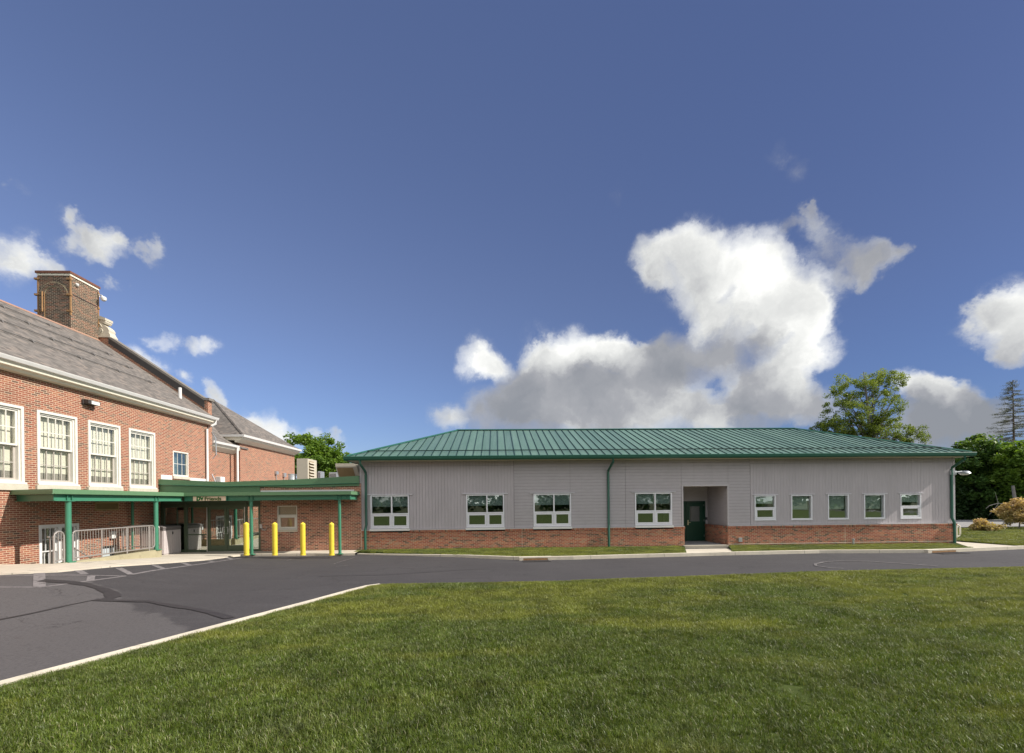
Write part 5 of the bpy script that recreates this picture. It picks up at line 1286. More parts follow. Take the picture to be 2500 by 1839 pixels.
# roof and tapered fascia
mb = MB(); mb.box(SX0, BX0 - 0.002, -24.55, -(EY + 0.26), 2.96, 3.13); mb.build('flat_roof', 'galvanised', eb)
YF = EY - 0.10
def yf(px, py, Y=YF): return onY(px, py, Y)
top = [yf(394, 1169.8), yf(545, 1177), yf(717, 1171), yf(881, 1161.7)]
bot = [yf(394, 1183.5), yf(545, 1187.8), yf(717, 1184.5), yf(881, 1180.0)]
def strip(top, bot, Y0, Y1, mat, name, par, dz=0.0):
    m = MB()
    for i in range(len(top) - 1):
        m.prism([(bot[i][0], Y0, bot[i][1]), (bot[i + 1][0], Y0, bot[i + 1][1]), (top[i + 1][0], Y0, top[i + 1][1]), (top[i][0], Y0, top[i][1])], (0, Y1 - Y0, 0))
    return m.build(name, mat, par, recalc=True)
x0_ = XW + 0.01
top[0] = (x0_, top[0][1]); bot[0] = (x0_, bot[0][1]); top[-1] = (BX0 - 0.005, top[-1][1]); bot[-1] = (BX0 - 0.005, bot[-1][1])
fa = strip(top, bot, YF, YF + 0.14, 'green_fascia', 'roof_fascia', eb)
tp = [(x, z - 0.004) for x, z in bot[:3]] + [(bot[3][0], bot[3][1] - 0.004)]
b2 = [(tp[0][0], 2.70), (tp[1][0], 2.70), (SX1, 2.70)]
t2 = [tp[0], tp[1], (SX1, tp[1][1] + (tp[2][1] - tp[1][1]) * (SX1 - tp[1][0]) / (tp[2][0] - tp[1][0]))]
strip(t2, b2, YF + 0.07, YF + 0.2, 'green_fascia', 'lower_fascia', eb)
t3 = [t2[2], tp[2], tp[3]]; b3 = [(x, z - d) for (x, z), d in zip(t3, (0.05, 0.11, 0.12))]
strip(t3, b3, YF + 0.05, YF + 0.13, 'green_fascia', 'lower_fascia', eb)
m = MB()
for a, b in zip(bot, bot[1:]): m.prism([(a[0], YF - 0.02, a[1] - 0.002), (b[0], YF - 0.02, b[1] - 0.002), (b[0], YF - 0.02, b[1] + 0.02), (a[0], YF - 0.02, a[1] + 0.02)], (0, 0.018, 0))
m.build('drip_edge', 'green_paint', fa)
# flashing against the old school wall
mb = MB(**SF); zt4 = onX(400, 1168, XW)[1]
mb.box(EY + 0.05, smw[0] - 0.1, 0.0, 0.03, zt4 - 0.12, zt4 + 0.16); mb.box(smw[1] + 0.1, YC, 0.0, 0.03, zt4 - 0.05, zt4 + 0.12); mb.build('wall_flashing', 'white_trim', eb)
mb = MB(); mb.box(X2 - 0.1, X2 + 0.06, -Y30, -(YC + 0.5), 3.13, 3.52); mb.box(X3 + 0.002, X3 + 0.05, -(Y30 + 5), -Y30, 3.13, 3.42); mb.build('roof_upstand', 'cream_trim', eb)
# low roof of the link further back
mb = MB(); mb.box(X3 + 0.06, BX0 - 0.3, -40, -24.56, 2.7, 3.1); mb.build('rear_flat_roof', 'galvanised', eb)
mb = MB(**EF); a, b = ex(634.5), ex(640); mb.box(a, b, 0.0, 0.045, ez_(637, 1290), ez_(637, 1279.8)); mb.build('intercom', 'galvanised', eb, bevel=0.008)
mb = MB(**EF); a = ex(640.5); zc = ez_(640, 1288)
mb.tube([mb.P(a - 0.03, 0.03, zc - 0.02), mb.P(a + 0.02, 0.04, zc - 0.10), mb.P(a + 0.12, 0.04, zc - 0.13), mb.P(a + 0.20, 0.04, zc - 0.07), mb.P(a + 0.21, 0.04, zc + 0.01), mb.P(a + 0.16, 0.03, zc + 0.02)], 0.011, 7); mb.build('cable', 'galvanised', eb, smooth=True)

# ------------------------------------------------------------------ green steel canopy
YCn = 20.05; XCn = -13.60
ca = thing('canopy', (XCn, YCn, 0.3), 'green steel walkway canopy on round columns wrapping the school wall and the glass entry', 'canopy')
ZB = onY(640, 1222, YCn)[1]; ZT = onY(852, 1199.3, YCn - 0.1)[1]; ZFb = onY(700, 1208.2, YCn - 0.1)[1]
XRc = onY(857.5, 1210, YCn)[0]; YN = onX(129, 1190, XCn + 0.10)[0]
XF = XCn + 0.10
FYn = YCn - 0.10
mb = MB()
YNw = onX(27.5, 1196, XW)[0]
fl_ = [(XW + 0.004, YNw), (XF, YN), (XF, FYn), (XRc, FYn), (XRc, EY - 0.01), (XW + 0.004, EY - 0.01)]
mb.prism([(x, y, ZFb + 0.02) for x, y in fl_], (0, 0, ZT - ZFb - 0.05)); mb.build('canopy_roof', 'green_dark', ca)
mb = MB()
def fas(x0, y0, x1, y1):
    p, q = Vector((x0, y0)), Vector((x1, y1)); t_ = (q - p).normalized(); n_ = Vector((t_.y, -t_.x)) * 0.03
    mb.prism([(p.x, p.y, ZFb), (q.x, q.y, ZFb), (q.x, q.y, ZT), (p.x, p.y, ZT)], (n_.x, n_.y, 0))
    m_ = n_ * 1.7
    mb.prism([(p.x, p.y, ZFb - 0.018), (q.x, q.y, ZFb - 0.018), (q.x, q.y, ZFb - 0.001), (p.x, p.y, ZFb - 0.001)], (m_.x, m_.y, 0))
fas(XW + 0.004, YNw, XF + 0.03, YN); fas(XF, YN, XF, FYn); fas(XF, FYn, XRc, FYn); fas(XRc, FYn - 0.03, XRc, EY - 0.01)
mb.build('canopy_fascia', 'green_fascia', ca)
def ibeam(p, q, name='beam', w_=0.12):
    p, q = Vector(p), Vector(q); t_ = (q - p).normalized(); n_ = Vector((t_.y, -t_.x, 0)); m = MB(o=tuple(p), u=tuple(t_), n=tuple(n_)); L = (q - p).length
    z0, z1 = ZB, ZFb - 0.022
    m.box(0, L, -w_ / 2, w_ / 2, z0, z0 + 0.016); m.box(0, L, -w_ / 2, w_ / 2, z1 - 0.016, z1); m.box(0, L, -0.008, 0.008, z0 + 0.016, z1 - 0.016)
    return m, L, z0, z1, name
def stiff(m, at, z0, z1, w_=0.12):
    for a in at:
        for s_ in (-0.09, 0.075): m.box(a + s_, a + s_ + 0.014, -w_ / 2 + 0.002, w_ / 2 - 0.002, z0 + 0.017, z1 - 0.017)
ycol = [onX(167, 1300, XCn)[0], onX(381, 1290, XCn)[0]]
xcol = [onY(614, 1300, YCn)[0], onY(829.5, 1300, YCn)[0]]
m, L, z0, z1, nm = ibeam((XCn, YN + 0.12, 0), (XCn, YCn - 0.06, 0)); stiff(m, [y - YN - 0.12 for y in ycol], z0, z1); m.build('beam', 'green_paint', ca)
m, L, z0, z1, nm = ibeam((XCn + 0.07, YCn, 0), (XRc - 0.02, YCn, 0)); stiff(m, [x - XCn - 0.07 for x in xcol] + [L - 0.1], z0, z1); m.build('beam', 'green_paint', ca)
m, L, z0, z1, nm = ibeam((XW + 0.01, YNw + 0.16, 0), (XCn - 0.07, YN + 0.20, 0)); m.build('beam', 'green_paint', ca)
m, L, z0, z1, nm = ibeam((XRc - 0.09, YCn + 0.07, 0), (XRc - 0.09, EY - 0.02, 0)); m.build('beam', 'green_paint', ca)
def column(x, y, zb__, r, nm='column'):
    m = MB(); m.lathe((x, y, zb__), [(r, 0), (r, ZB - 0.012 - zb__)], 20); m.box(x - r - 0.05, x + r + 0.05, -y - r - 0.05, -y + r + 0.05, zb__ - 0.02, zb__ + 0.012); m.box(x - r - 0.03, x + r + 0.03, -y - r - 0.03, -y + r + 0.03, ZB - 0.012, ZB - 0.001)
    return m.build(nm, 'green_paint', ca, smooth=True)
LW = 0.43                                        # top of the low kerb wall by the stairwell
column(XCn, ycol[0], LW, 0.078); column(XCn, ycol[1], LW, 0.078)
for x in xcol: column(x, YCn, SWZ(x, YCn), 0.066)
yrc = onX(323.5, 1260, XW + 0.18)[0]; column(XW + 0.18, yrc, 0.05, 0.05)
m = MB(); q0 = onY(636, 1201, EY - 0.06); q1 = onY(864, 1200, EY - 0.06); m.box(q0[0], q1[0], -(EY - 0.007), -(EY - 0.06), ZT + 0.035, ZT + 0.10); m.build('white_flashing', 'white_trim', ca)
# sign hung on the front beam
sg0, _ = onY(471, 1217, YCn - 0.09); sg1, _ = onY(551.5, 1217, YCn - 0.09); sz0, sz1 = onY(511, 1223.0, YCn - 0.09)[1], onY(511, 1212.0, YCn - 0.09)[1]
sg = thing('entrance_sign', (sg0, YCn - 0.09, sz0), 'tan sign panel with green letters hung on the canopy beam above the glass doors', 'sign')
mb = MB(); mb.box(sg0, sg1, -(YCn - 0.063), -(YCn - 0.085), sz0, sz1); mb.build('panel', 'sign_tan', sg)
mb = MB(); mb.box(sg1 + 0.001, sg1 + 0.03, -(YCn - 0.062), -(YCn - 0.10), sz0 - 0.01, sz1 + 0.01); mb.box(sg0, sg1, -(YCn - 0.062), -(YCn - 0.10), sz1 + 0.001, sz1 + 0.012); mb.build('frame', 'green_paint', sg)
def text(txt, x, z, h, mat, name, par, bold=0.0, track=1.0, width=None):
    cu = bpy.data.curves.new(name, 'FONT'); cu.body = txt; cu.size = h; cu.extrude = 0.008; cu.offset = bold; cu.space_character = track
    ob = bpy.data.objects.new(name + '_tmp', cu); COL.objects.link(ob); bpy.context.view_layer.update()
    me = bpy.data.meshes.new_from_object(ob.evaluated_get(bpy.context.evaluated_depsgraph_get())); bpy.data.objects.remove(ob)
    xs_ = [v.co.x for v in me.vertices]; s_ = 1.0 if width is None else width / (max(xs_) - min(xs_))
    org = world_loc(par)
    for v in me.vertices: v.co = Vector((x + (v.co.x - min(xs_)) * s_, YCn - 0.095 - v.co.z, z + v.co.y)) - org
    me.materials.clear(); me.materials.append(MATS[mat]); o = bpy.data.objects.new(name, me); COL.objects.link(o); o.parent = par; return o
sw_ = sg1 - sg0; shh = sz1 - sz0
text('DV', sg0 + sw_ * 0.115, sz0 + shh * 0.10, shh * 1.16, 'letter_green', 'lettering', sg, bold=0.010, width=sw_ * 0.215)
text('Friends', sg0 + sw_ * 0.36, sz0 + shh * 0.10, shh * 1.14, 'letter_olive', 'lettering', sg, bold=0.004, width=sw_ * 0.50)

# ------------------------------------------------------------------ stairwell, low wall, rails
mb = MB(); mb.box(XCn - 0.12, -13.52, -18.68, -14.38, -2.2, LW - 0.002); mb.box(XW + 0.003, XCn - 0.12, -18.90, -18.70, -2.2, LW - 0.004)
tagp(mb.build('low_wall', 'mossy_concrete', bevel=0.01), 'stained low concrete wall edging the basement stairwell under the steel railing', 'low wall')
# stair flight down to the basement door
st = thing('basement_steps', (-14.6, 14.4, 0.4), 'concrete steps going down beside the school wall behind the railing', 'steps')
mb = MB(); n = 11
for k in range(n):
    y = 14.36 + k * 0.26; mb.box(XW + 0.004, XCn - 0.122, -(y + 0.26), -y, -2.3, 0.40 - (k + 1) * 0.17)
mb.box(XW + 0.004, XCn - 0.122, -18.69, -(14.36 + n * 0.26), -2.3, 0.40 - (n + 0) * 0.17 - 0.17); mb.build('treads', 'mossy_concrete', st)
def railing(name, y0, y1, z0, z1, npost, label, x=XCn, step=0.105, axis='Y', x1=None, rc=0.12):
    t = thing(name, (x, y0, z0), label, 'railing')
    def Q(s_, z): return Vector((x, y0 + s_, z)) if axis == 'Y' else Vector((x + s_, y0, z))
    L = (y1 - y0) if axis == 'Y' else (x1 - x)
    ax = Vector((0, 1, 0)) if axis == 'Y' else Vector((1, 0, 0)); uz = Vector((0, 0, 1))
    lp = arc(Q(rc, z1 - rc), rc, 180, 90, 5, ax, uz) + arc(Q(L - rc, z1 - rc), rc, 90, 0, 5, ax, uz) + arc(Q(L - rc, z0 + 0.0 + rc), rc, 0, -90, 5, ax, uz) + [Q(0.02, z0)]
    m = MB(); m.tube([Q(0, z0 - 0.28)] + lp, 0.024, 8); m.build('rail', 'steel', t, smooth=True)
    for k in range(npost):
        s_ = L * (k + 1) / (npost + 0.25); m = MB(); m.tube([Q(s_, z0 - 0.28), Q(s_, z1 - 0.02)], 0.024, 8); m.build('post', 'steel', t, smooth=True)
    m = MB(); s_ = step
    while s_ < L - 0.05:
        m.tube([Q(s_, z0), Q(s_, z1)], 0.0085, 6, cap=False); s_ += step
    m.build('balusters', 'steel', t)
    return t
RZ1 = onX(184, 1296.5, XCn)[1]; RZ0 = onX(184, 1361, XCn)[1]
ry0 = onX(177.5, 1330, XCn)[0]; ry1 = onX(377, 1330, XCn)[0]
railing('stair_railing', ry0, ry1, LW + 0.10, RZ1, 3, 'long steel railing with thin balusters on the low wall between the two green columns')
railing('end_railing', 18.82, 18.82, LW + 0.10, RZ1 - 0.02, 1, 'short steel railing across the far end of the stairwell in front of the plastic shed', x=XW + 0.25, axis='X', x1=XCn - 0.12)
hy0, hy1 = onX(131.5, 1330, XCn)[0], onX(156, 1330, XCn)[0]
t = thing('hoop_rail', (XCn, hy0, 0.4), 'narrow hoop shaped steel rail at the head of the basement steps', 'railing')
zt5 = onX(143, 1298, XCn)[1]; zb5 = LW - 0.02; r_ = (hy1 - hy0) / 2
m = MB(); m.tube([(XCn, hy0, zb5)] + arc((XCn, hy0 + r_, zt5 - r_), r_, 180, 0, 10, (0, 1, 0), (0, 0, 1)) + [(XCn, hy1, zb5)], 0.026, 8); m.build('hoop', 'steel', t, smooth=True)
m = MB(); m.tube([(XCn, hy0, zb5 + 0.10), (XCn, hy1, zb5 + 0.13)], 0.02, 8); m.tube([(XCn, hy0 + r_ * 0.9, zb5 + 0.1), (XCn, hy0 + r_ * 0.9, zt5)], 0.011, 6); m.tube([(XCn, hy0 + r_ * 1.45, zb5 + 0.1), (XCn, hy0 + r_ * 1.45, zt5 - 0.05)], 0.011, 6); m.build('cross_bar', 'steel', t, smooth=True)
t = thing('stair_handrail', (XCn - 0.2, 14.3, 0.4), 'thin handrail sloping down into the stairwell behind the hoop rail', 'handrail')
hp = [onX(116, 1311.5, XCn - 0.16), onX(133, 1311.5, XCn - 0.16), onX(155, 1322, XCn - 0.16), onX(222, 1363.5, XCn - 0.16)]
m = MB(); P_ = [(XCn - 0.16, y, z) for y, z in hp]; e = P_[3]; d3 = Vector(P_[3]) - Vector(P_[2]); P_.append(tuple(Vector(e) + d3 * 0.9)); m.tube(P_, 0.021, 8); m.build('rail', 'steel', t, smooth=True)
m = MB(); y_, z_ = hp[0]; m.tube([(XCn - 0.16, y_ + 0.08, z_), (XCn - 0.16, y_ + 0.08, 0.38)], 0.018, 8); m.build('post', 'steel', t, smooth=True)

# ------------------------------------------------------------------ resin storage shed
sx0, sx1, sy0, sy1 = XW + 0.06, -14.42, 20.0, 21.08; szb, szt = SWZ(-15, 20.5), 1.27
sh = thing('storage_shed', (sx0, sy0, szb), 'low grey plastic storage shed with plank doors beside the glass entry', 'shed')
mb = MB(); mb.box(sx0, sx1, -sy1, -sy0, szb, szt - 0.08)
x = sx0 + 0.02
while x < sx1 - 0.03: mb.box(x, x + 0.075, -sy0, -sy0 + 0.012, szb + 0.05, szt - 0.17); x += 0.09
mb.build('body', 'shed_resin', sh)
mb = MB(); mb.aprism([(sx0 - 0.03, szt - 0.08), (sx1 + 0.05, szt - 0.08), (sx1 + 0.04, szt - 0.01), (sx1 - 0.1, szt + 0.03), (sx0 - 0.03, szt + 0.05)], -sy1 - 0.0, -sy0 + 0.05); mb.build('lid', 'shed_dark', sh, bevel=0.01)
mb = MB(); mb.box(sx0, sx1 + 0.02, -sy0 + 0.001, -sy0 + 0.02, szt - 0.16, szt - 0.085); mb.box(sx1 + 0.001, sx1 + 0.022, -sy1, -sy0, szt - 0.17, szt - 0.085); mb.box(sx0, sx1 + 0.02, -sy0 + 0.001, -sy0 + 0.02, szb, szb + 0.05); mb.build('trim', 'shed_dark', sh)
for y0, y1 in ((sy0 + 0.01, (sy0 + sy1) / 2 - 0.006), ((sy0 + sy1) / 2 + 0.006, sy1 - 0.01)):
    mb = MB(o=(sx1, 0, 0), u=(0, 1, 0), n=(1, 0, 0)); mb.box(y0, y1, 0.0, 0.018, szb + 0.04, szt - 0.18)
    n = 4
    for k in range(n): a = y0 + (y1 - y0) * k / n; mb.box(a + 0.008, a + (y1 - y0) / n - 0.004, 0.019, 0.028, szb + 0.05, szt - 0.19)
    mb.build('door', 'shed_resin', sh)
mb = MB(o=(sx1, 0, 0), u=(0, 1, 0), n=(1, 0, 0)); ym = (sy0 + sy1) / 2; mb.box(ym - 0.03, ym + 0.03, 0.029, 0.05, szt - 0.36, szt - 0.24); mb.build('latch', 'black', sh, bevel=0.008)

# ------------------------------------------------------------------ bollards
YBo = 19.28
bp = [(601.7, 'yellow bollard in front of the right leaf of the glass doors, nearest the canopy column'), (671.0, 'yellow bollard just left of the small entry window'), (739.5, 'yellow bollard just right of the small entry window'), (809.7, 'yellow bollard nearest the grey building, left of the last canopy column')]
b0 = None
for px, lab in bp:
    x = onY(px, 1320, YBo)[0]; zb6 = onY(px, 1355.4, YBo - 0.1)[1]
    if b0 is None:
        b0 = thing('bollard', (x, YBo, zb6), lab, 'bollard', 'yellow bollards in front of the entry')
        h = 1.37; r = 0.102
        m = MB(); m.lathe((x, YBo, zb6 - 0.02), [(r, 0), (r, h - 0.085), (r + 0.004, h - 0.083), (r + 0.004, h - 0.06), (r * 0.98, h - 0.045), (r * 0.55, h - 0.008), (r * 0.12, h + 0.022)], 28); m.build('sleeve', 'yellow_paint', b0, smooth=True)
        m = MB(); m.lathe((x, YBo, zb6 - 0.02), [(r + 0.012, 0), (r + 0.012, 0.03), (r + 0.001, 0.035)], 28); m.build('base_ring', 'yellow_paint', b0, smooth=True)
    else:
        b = b0.copy(); COL.objects.link(b); b.location = (x, YBo, zb6); b['label'] = lab
        for ch in list(b0.children): c2 = ch.copy(); COL.objects.link(c2); c2.parent = b

# ------------------------------------------------------------------ rooftop plant
def at(px, py, Y): return onY(px, py, Y)
YH = 24.9
hx0, hz1 = at(724, 1120, YH); hx1, _ = at(751.4, 1120, YH); YH2 = hx1 / (ray(773.3, 1130).x / ray(773.3, 1130).y)
rt = thing('rooftop_unit', (hx0, YH, 3.12), 'tall beige rooftop unit with louvred side standing next to the silver duct', 'air handler')
m = MB(); m.box(hx0, hx1, -YH2, -YH, 3.11, hz1); m.build('casing', 'hvac_beige', rt, bevel=0.015)
m = MB(o=(hx1, 0, 0), u=(0, 1, 0), n=(1, 0, 0)); LY = YH2 - YH
for k in range(8):
    z = 3.25 + k * (hz1 - 3.35) / 8; m.prism([m.P(YH + LY * 0.12, 0.003, z + 0.10), m.P(YH + LY * 0.12, 0.09, z + 0.02), m.P(YH + LY * 0.12, 0.09, z), m.P(YH + LY * 0.12, 0.003, z + 0.07)], (0, LY * 0.55, 0))
m.build('louvre', 'hvac_beige', rt)
m = MB(o=(hx1, 0, 0), u=(0, 1, 0), n=(1, 0, 0)); m.box(YH + LY * 0.12, YH + LY * 0.67, 0.0, 0.002, 3.22, hz1 - 0.12); m.build('louvre_opening', 'hvac_screen', rt)
cx_, cz_ = at(713, 1157.5, 25.0); m = MB(); rr = abs(at(722, 1157, 25)[0] - at(704.5, 1157, 25)[0]) / 2
m.lathe((cx_, 25.0, 3.11), [(rr, 0), (rr, 0.22), (rr * 1.03, 0.23), (rr * 1.03, 0.25), (rr, 0.26), (rr, cz_ - 3.15), (rr * 1.05, cz_ - 3.15), (rr * 1.05, cz_ - 3.11)], 24); tagp(m.build('duct_stub', 'galvanised', smooth=True), 'round silver duct stub on the link roof left of the beige louvred unit', 'duct')
YV = 23.2
t = thing('exhaust_hood', (at(840, 1170, YV)[0], YV, 3.12), 'beige rooftop hood with slanted brown screen next to the grey building', 'air handler')
pts = [at(818.8, 1131.8, YV), at(870, 1131.8, YV), at(877, 1168, YV), at(826.5, 1168, YV)]
zb7 = 3.11; dy = 0.55
m = MB(); hxa, hxb = pts[0][0], at(870, 1132, YV)[0]; zt7 = pts[0][1]
front = [(pts[0][0], YV, zt7), (pts[0][0], YV, zt7 - 0.12), (pts[3][0] - 0.05, YV + 0.25, zb7), ]
bodyv = [(hxa, YV, zt7), (hxb, YV, zt7), (hxb + 0.02, YV, zt7 - 0.16), (hxa, YV, zt7 - 0.16), (hxa + 0.12, YV + 0.5, zb7), (hxb + 0.16, YV + 0.5, zb7), (hxa, YV + 1.3, zt7), (hxb + 0.14, YV + 1.3, zt7), (hxa, YV + 1.3, zb7), (hxb + 0.20, YV + 1.3, zb7)]
m.add(bodyv, [(0, 1, 2, 3), (3, 2, 5, 4), (0, 6, 7, 1), (6, 8, 9, 7), (4, 5, 9, 8), (0, 3, 4, 8, 6), (1, 7, 9, 5, 2)]); m.build('hood', 'hvac_beige', t)
def lerp(a, b, k): return Vector(a) * (1 - k) + Vector(b) * k
A_, B_, C_, D_ = bodyv[3], bodyv[2], bodyv[5], bodyv[4]
q = [lerp(lerp(A_, B_, 0.05), lerp(D_, C_, 0.05), 0.06), lerp(lerp(A_, B_, 0.80), lerp(D_, C_, 0.80), 0.06), lerp(lerp(A_, B_, 0.80), lerp(D_, C_, 0.80), 0.99), lerp(lerp(A_, B_, 0.05), lerp(D_, C_, 0.05), 0.99)]
m = MB(); m.prism([p + Vector((0, -0.012, -0.004)) for p in q], (0, 0.01, 0)); m.build('screen', 'hvac_screen', t)
def condenser(px0, px1, py, Y, label, h=None):
    x0, z1 = at(px0, py, Y); x1, _ = at(px1, py, Y); t = thing('condenser', (x0, Y, 3.1), label, 'condenser', 'condensers on the link roof')
    m = MB(); m.box(x0, x1, -Y - 0.6, -Y, 3.11, z1); m.build('casing', 'galvanised', t, bevel=0.02)
    m = MB()
    k = 3.2
    while k < z1 - 0.08: m.box(x0 + 0.05, x1 - 0.05, -Y, -Y + 0.012, k, k + 0.02); k += 0.05
    m.build('grille', 'dark_metal', t)
condenser(775, 783, 1151, 28.0, 'narrow grey condenser just right of the beige louvred unit')
condenser(803, 822, 1153.5, 26.5, 'wider grey condenser left of the beige hood')
# ------------------------------------------------------------------ loop rail right of the building
t = thing('loop_rail', (at(2341, 1300, 22.5)[0], 22.5, 0), 'pale loop handrail beside the right corner of the grey building', 'railing')
x0, z1 = at(2335, 1282, 22.5); x1, z0 = at(2344, 1312, 22.5)
m = MB(); rr = 0.14; m.tube([(x0 - 0.4, 22.5, z1), (x1 - rr, 22.5, z1)] + arc((x1 - rr, 22.5, z1 - rr), rr, 80, 0, 5, (1, 0, 0), (0, 0, 1)) + [(x1, 22.5, z1 - 0.4)] + arc((x1 - rr, 22.5, z1 - 0.45), rr, 0, -80, 5, (1, 0, 0), (0, 0, 1)) + [(x0 - 0.4, 22.5, z1 - 0.60)], 0.035, 8)
m.build('rail', 'cream_trim', t, smooth=True)
m = MB(); m.tube([(x0 + 0.02, 22.5, 0.0), (x0 + 0.02, 22.5, z1)], 0.03, 8); m.build('post', 'cream_trim', t, smooth=True)
# ------------------------------------------------------------------ trees
def leaves_at(C, n_per, rad_, size, flat=0.85, rng=RNG):
    """n_per leaf quads around each cluster centre; returns verts, faces, rnd"""
    C = np.asarray(C, float); k = len(C); rr = np.asarray(rad_, float) * np.ones(k)
    idx = np.repeat(np.arange(k), n_per); N = len(idx)
    d = rng.normal(size=(N, 3)); d /= np.linalg.norm(d, axis=1)[:, None]
    rad0 = rng.random(N) ** 0.5
    P = C[idx] + d * (rr[idx] * rad0)[:, None] * np.array([1, 1, flat])
    nrm = rng.normal(size=(N, 3)); nrm[:, 2] = np.abs(nrm[:, 2]) + 0.5; nrm /= np.linalg.norm(nrm, axis=1)[:, None]
    a = np.cross(nrm, rng.normal(size=(N, 3))); a /= np.linalg.norm(a, axis=1)[:, None]; b = np.cross(nrm, a)
    s = (size * (0.6 + 0.8 * rng.random(N)))[:, None]
    V = np.stack([P - a * s, P + b * s * 0.55, P + a * s, P - b * s * 0.55], 1).reshape(-1, 3)
    F = np.arange(4 * N).reshape(-1, 4)
    cr = rng.random(k)
    hz = (C[idx][:, 2] - C[:, 2].min()) / max(0.1, np.ptp(C[:, 2]))  # paler with height: sunlit tops put into the leaf colour
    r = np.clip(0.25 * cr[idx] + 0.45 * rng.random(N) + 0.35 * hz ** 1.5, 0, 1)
    return V, F, np.repeat(r, 4)
def tree(name, label, base, trunk_r, trunk_h, crowns, n_clusters, n_leaves, leaf, cluster_r, mat, bark='bark', seed=1, shell=0.45, limb_from=0.35, cat='tree', group=None):
    rng = np.random.default_rng(seed)
    t = thing(name, base, label, cat, group)
    B = np.array(base, float); C = []
    vol = np.array([c[3] * c[4] * c[5] for c in crowns]) ** (2 / 3); vol /= vol.sum()
    for _ in range(n_clusters):
        c = crowns[rng.choice(len(crowns), p=vol)]
        d = rng.normal(size=3); d /= np.linalg.norm(d)
        q = shell + (1 - shell) * rng.random() ** 0.6
        C.append(B + np.array(c[:3]) + d * q * np.array(c[3:6]) * (0.85 + 0.3 * rng.random()))
    C = np.array(C); C[:, 2] = np.maximum(C[:, 2], B[2] + 0.2)
    m = MB(); topz = max(c[2] + c[5] * 0.6 for c in crowns)
    lean = rng.normal(size=2) * 0.02 * topz
    tp = [tuple(B + np.array([lean[0] * f + 0.02 * topz * math.sin(f * 5 + seed), lean[1] * f, f * topz])) for f in np.linspace(-0.02, 1, 9)]
    m.tube(tp, trunk_r, 9, r1=trunk_r * 0.12)
    for ci in range(0, len(C), max(1, len(C) // 90)):
        c = C[ci]; h = limb_from * topz + rng.random() * (max(0.15 * topz, (c[2] - B[2]) * 0.8) - 0.1 * topz) * 0.9
        h = min(max(h, trunk_h), c[2] - B[2] if c[2] - B[2] > trunk_h else trunk_h)
        f = min(1, h / topz); s0 = B + np.array([lean[0] * f + 0.02 * topz * math.sin(f * 5 + seed), lean[1] * f, h])
        mid = (s0 + c) / 2 + np.array([0, 0, 0.12 * np.linalg.norm(c - s0)]) + rng.normal(size=3) * 0.06 * np.linalg.norm(c - s0)
        m.tube([tuple(s0), tuple(mid), tuple(c)], trunk_r * 0.30 * (1 - 0.6 * f) + 0.01, 5, r1=0.012, cap=False)
    m.build('trunk', bark, t, smooth=True, recalc=False)
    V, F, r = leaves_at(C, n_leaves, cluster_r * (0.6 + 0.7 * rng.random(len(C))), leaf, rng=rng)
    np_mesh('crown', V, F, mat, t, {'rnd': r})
    return t
def gx(px, Y, py=1250): return onY(px, py, Y)[0]
def pz(px, py, Y): return onY(px, py, Y)[1]
# tree behind the link
Y = 46.0; x = gx(778, Y); zt = pz(770, 1055, Y)
S = Y / 1100
tree('shade_tree', 'round leafy green tree behind the flat roofed link, between the two buildings', (x, Y, 0), 0.3, 2.0,
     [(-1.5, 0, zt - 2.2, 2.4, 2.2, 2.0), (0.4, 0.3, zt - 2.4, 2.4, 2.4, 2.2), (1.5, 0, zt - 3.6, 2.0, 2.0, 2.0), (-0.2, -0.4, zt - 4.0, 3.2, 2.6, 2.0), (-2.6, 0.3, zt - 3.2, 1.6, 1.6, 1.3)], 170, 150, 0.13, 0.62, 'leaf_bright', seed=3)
# big open tree behind the grey building
Y = 52.0; x = gx(2120, Y, 1100); e = lambda px, py: (gx(px, Y, py) - x, pz(px, py, Y))
cr = []
for px, py, r in ((2090, 950, 50), (2170, 930, 42), (2150, 990, 45), (2060, 1010, 50), (2040, 1060, 45), (2110, 1040, 55), (2180, 1050, 50), (2215, 1065, 35), (2015, 1050, 28), (2130, 1110, 90)):
    a, b = e(px, py); cr.append((a, random.uniform(-1, 1), b, r * Y / 1100 * 1.05, r * Y / 1100 * 1.0, r * Y / 1100 * 0.9))
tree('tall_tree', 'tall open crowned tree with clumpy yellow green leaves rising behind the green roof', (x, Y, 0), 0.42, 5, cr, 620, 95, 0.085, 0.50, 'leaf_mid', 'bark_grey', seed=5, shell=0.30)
a, b = e(2015, 1068); 
# dark woods beyond the right corner
def woods(px, py, Y, r, lab, mat, seed, nc=170, nl=150, leaf=0.14, cl_r=0.62, nm='dense_tree', sq=1.0):
    x = gx(px, Y, py); zt = pz(px, py, Y); R = r * Y / 1100
    return tree(nm, lab, (x, Y, 0), 0.28, 1.2, [(0, 0, zt - R * 0.8, R, R, R * 0.8), (-R * 0.5, 0.2, zt - R * 1.5, R * 0.95, R, R * 0.9), (R * 0.5, -0.2, zt - R * 1.6, R, R, R * 0.9), (0, 0, max(R * 0.75, zt - R * 2.6), R * 1.1, R, R)], nc, nl, leaf, cl_r, mat, seed=seed)
woods(2385, 1062, 40, 52, 'dark dense tree with sunlit yellow green top right beside the grey building', 'leaf_dark', 21, nc=180, nl=150)
woods(2445, 1085, 43, 42, 'rounded dark green tree in the middle of the wood below the conifer', 'leaf_dark', 22, nc=150, nl=150)
woods(2350, 1115, 47, 45, 'lower dark tree showing just past the wall lamp', 'leaf_dark', 23, nc=150, nl=150)
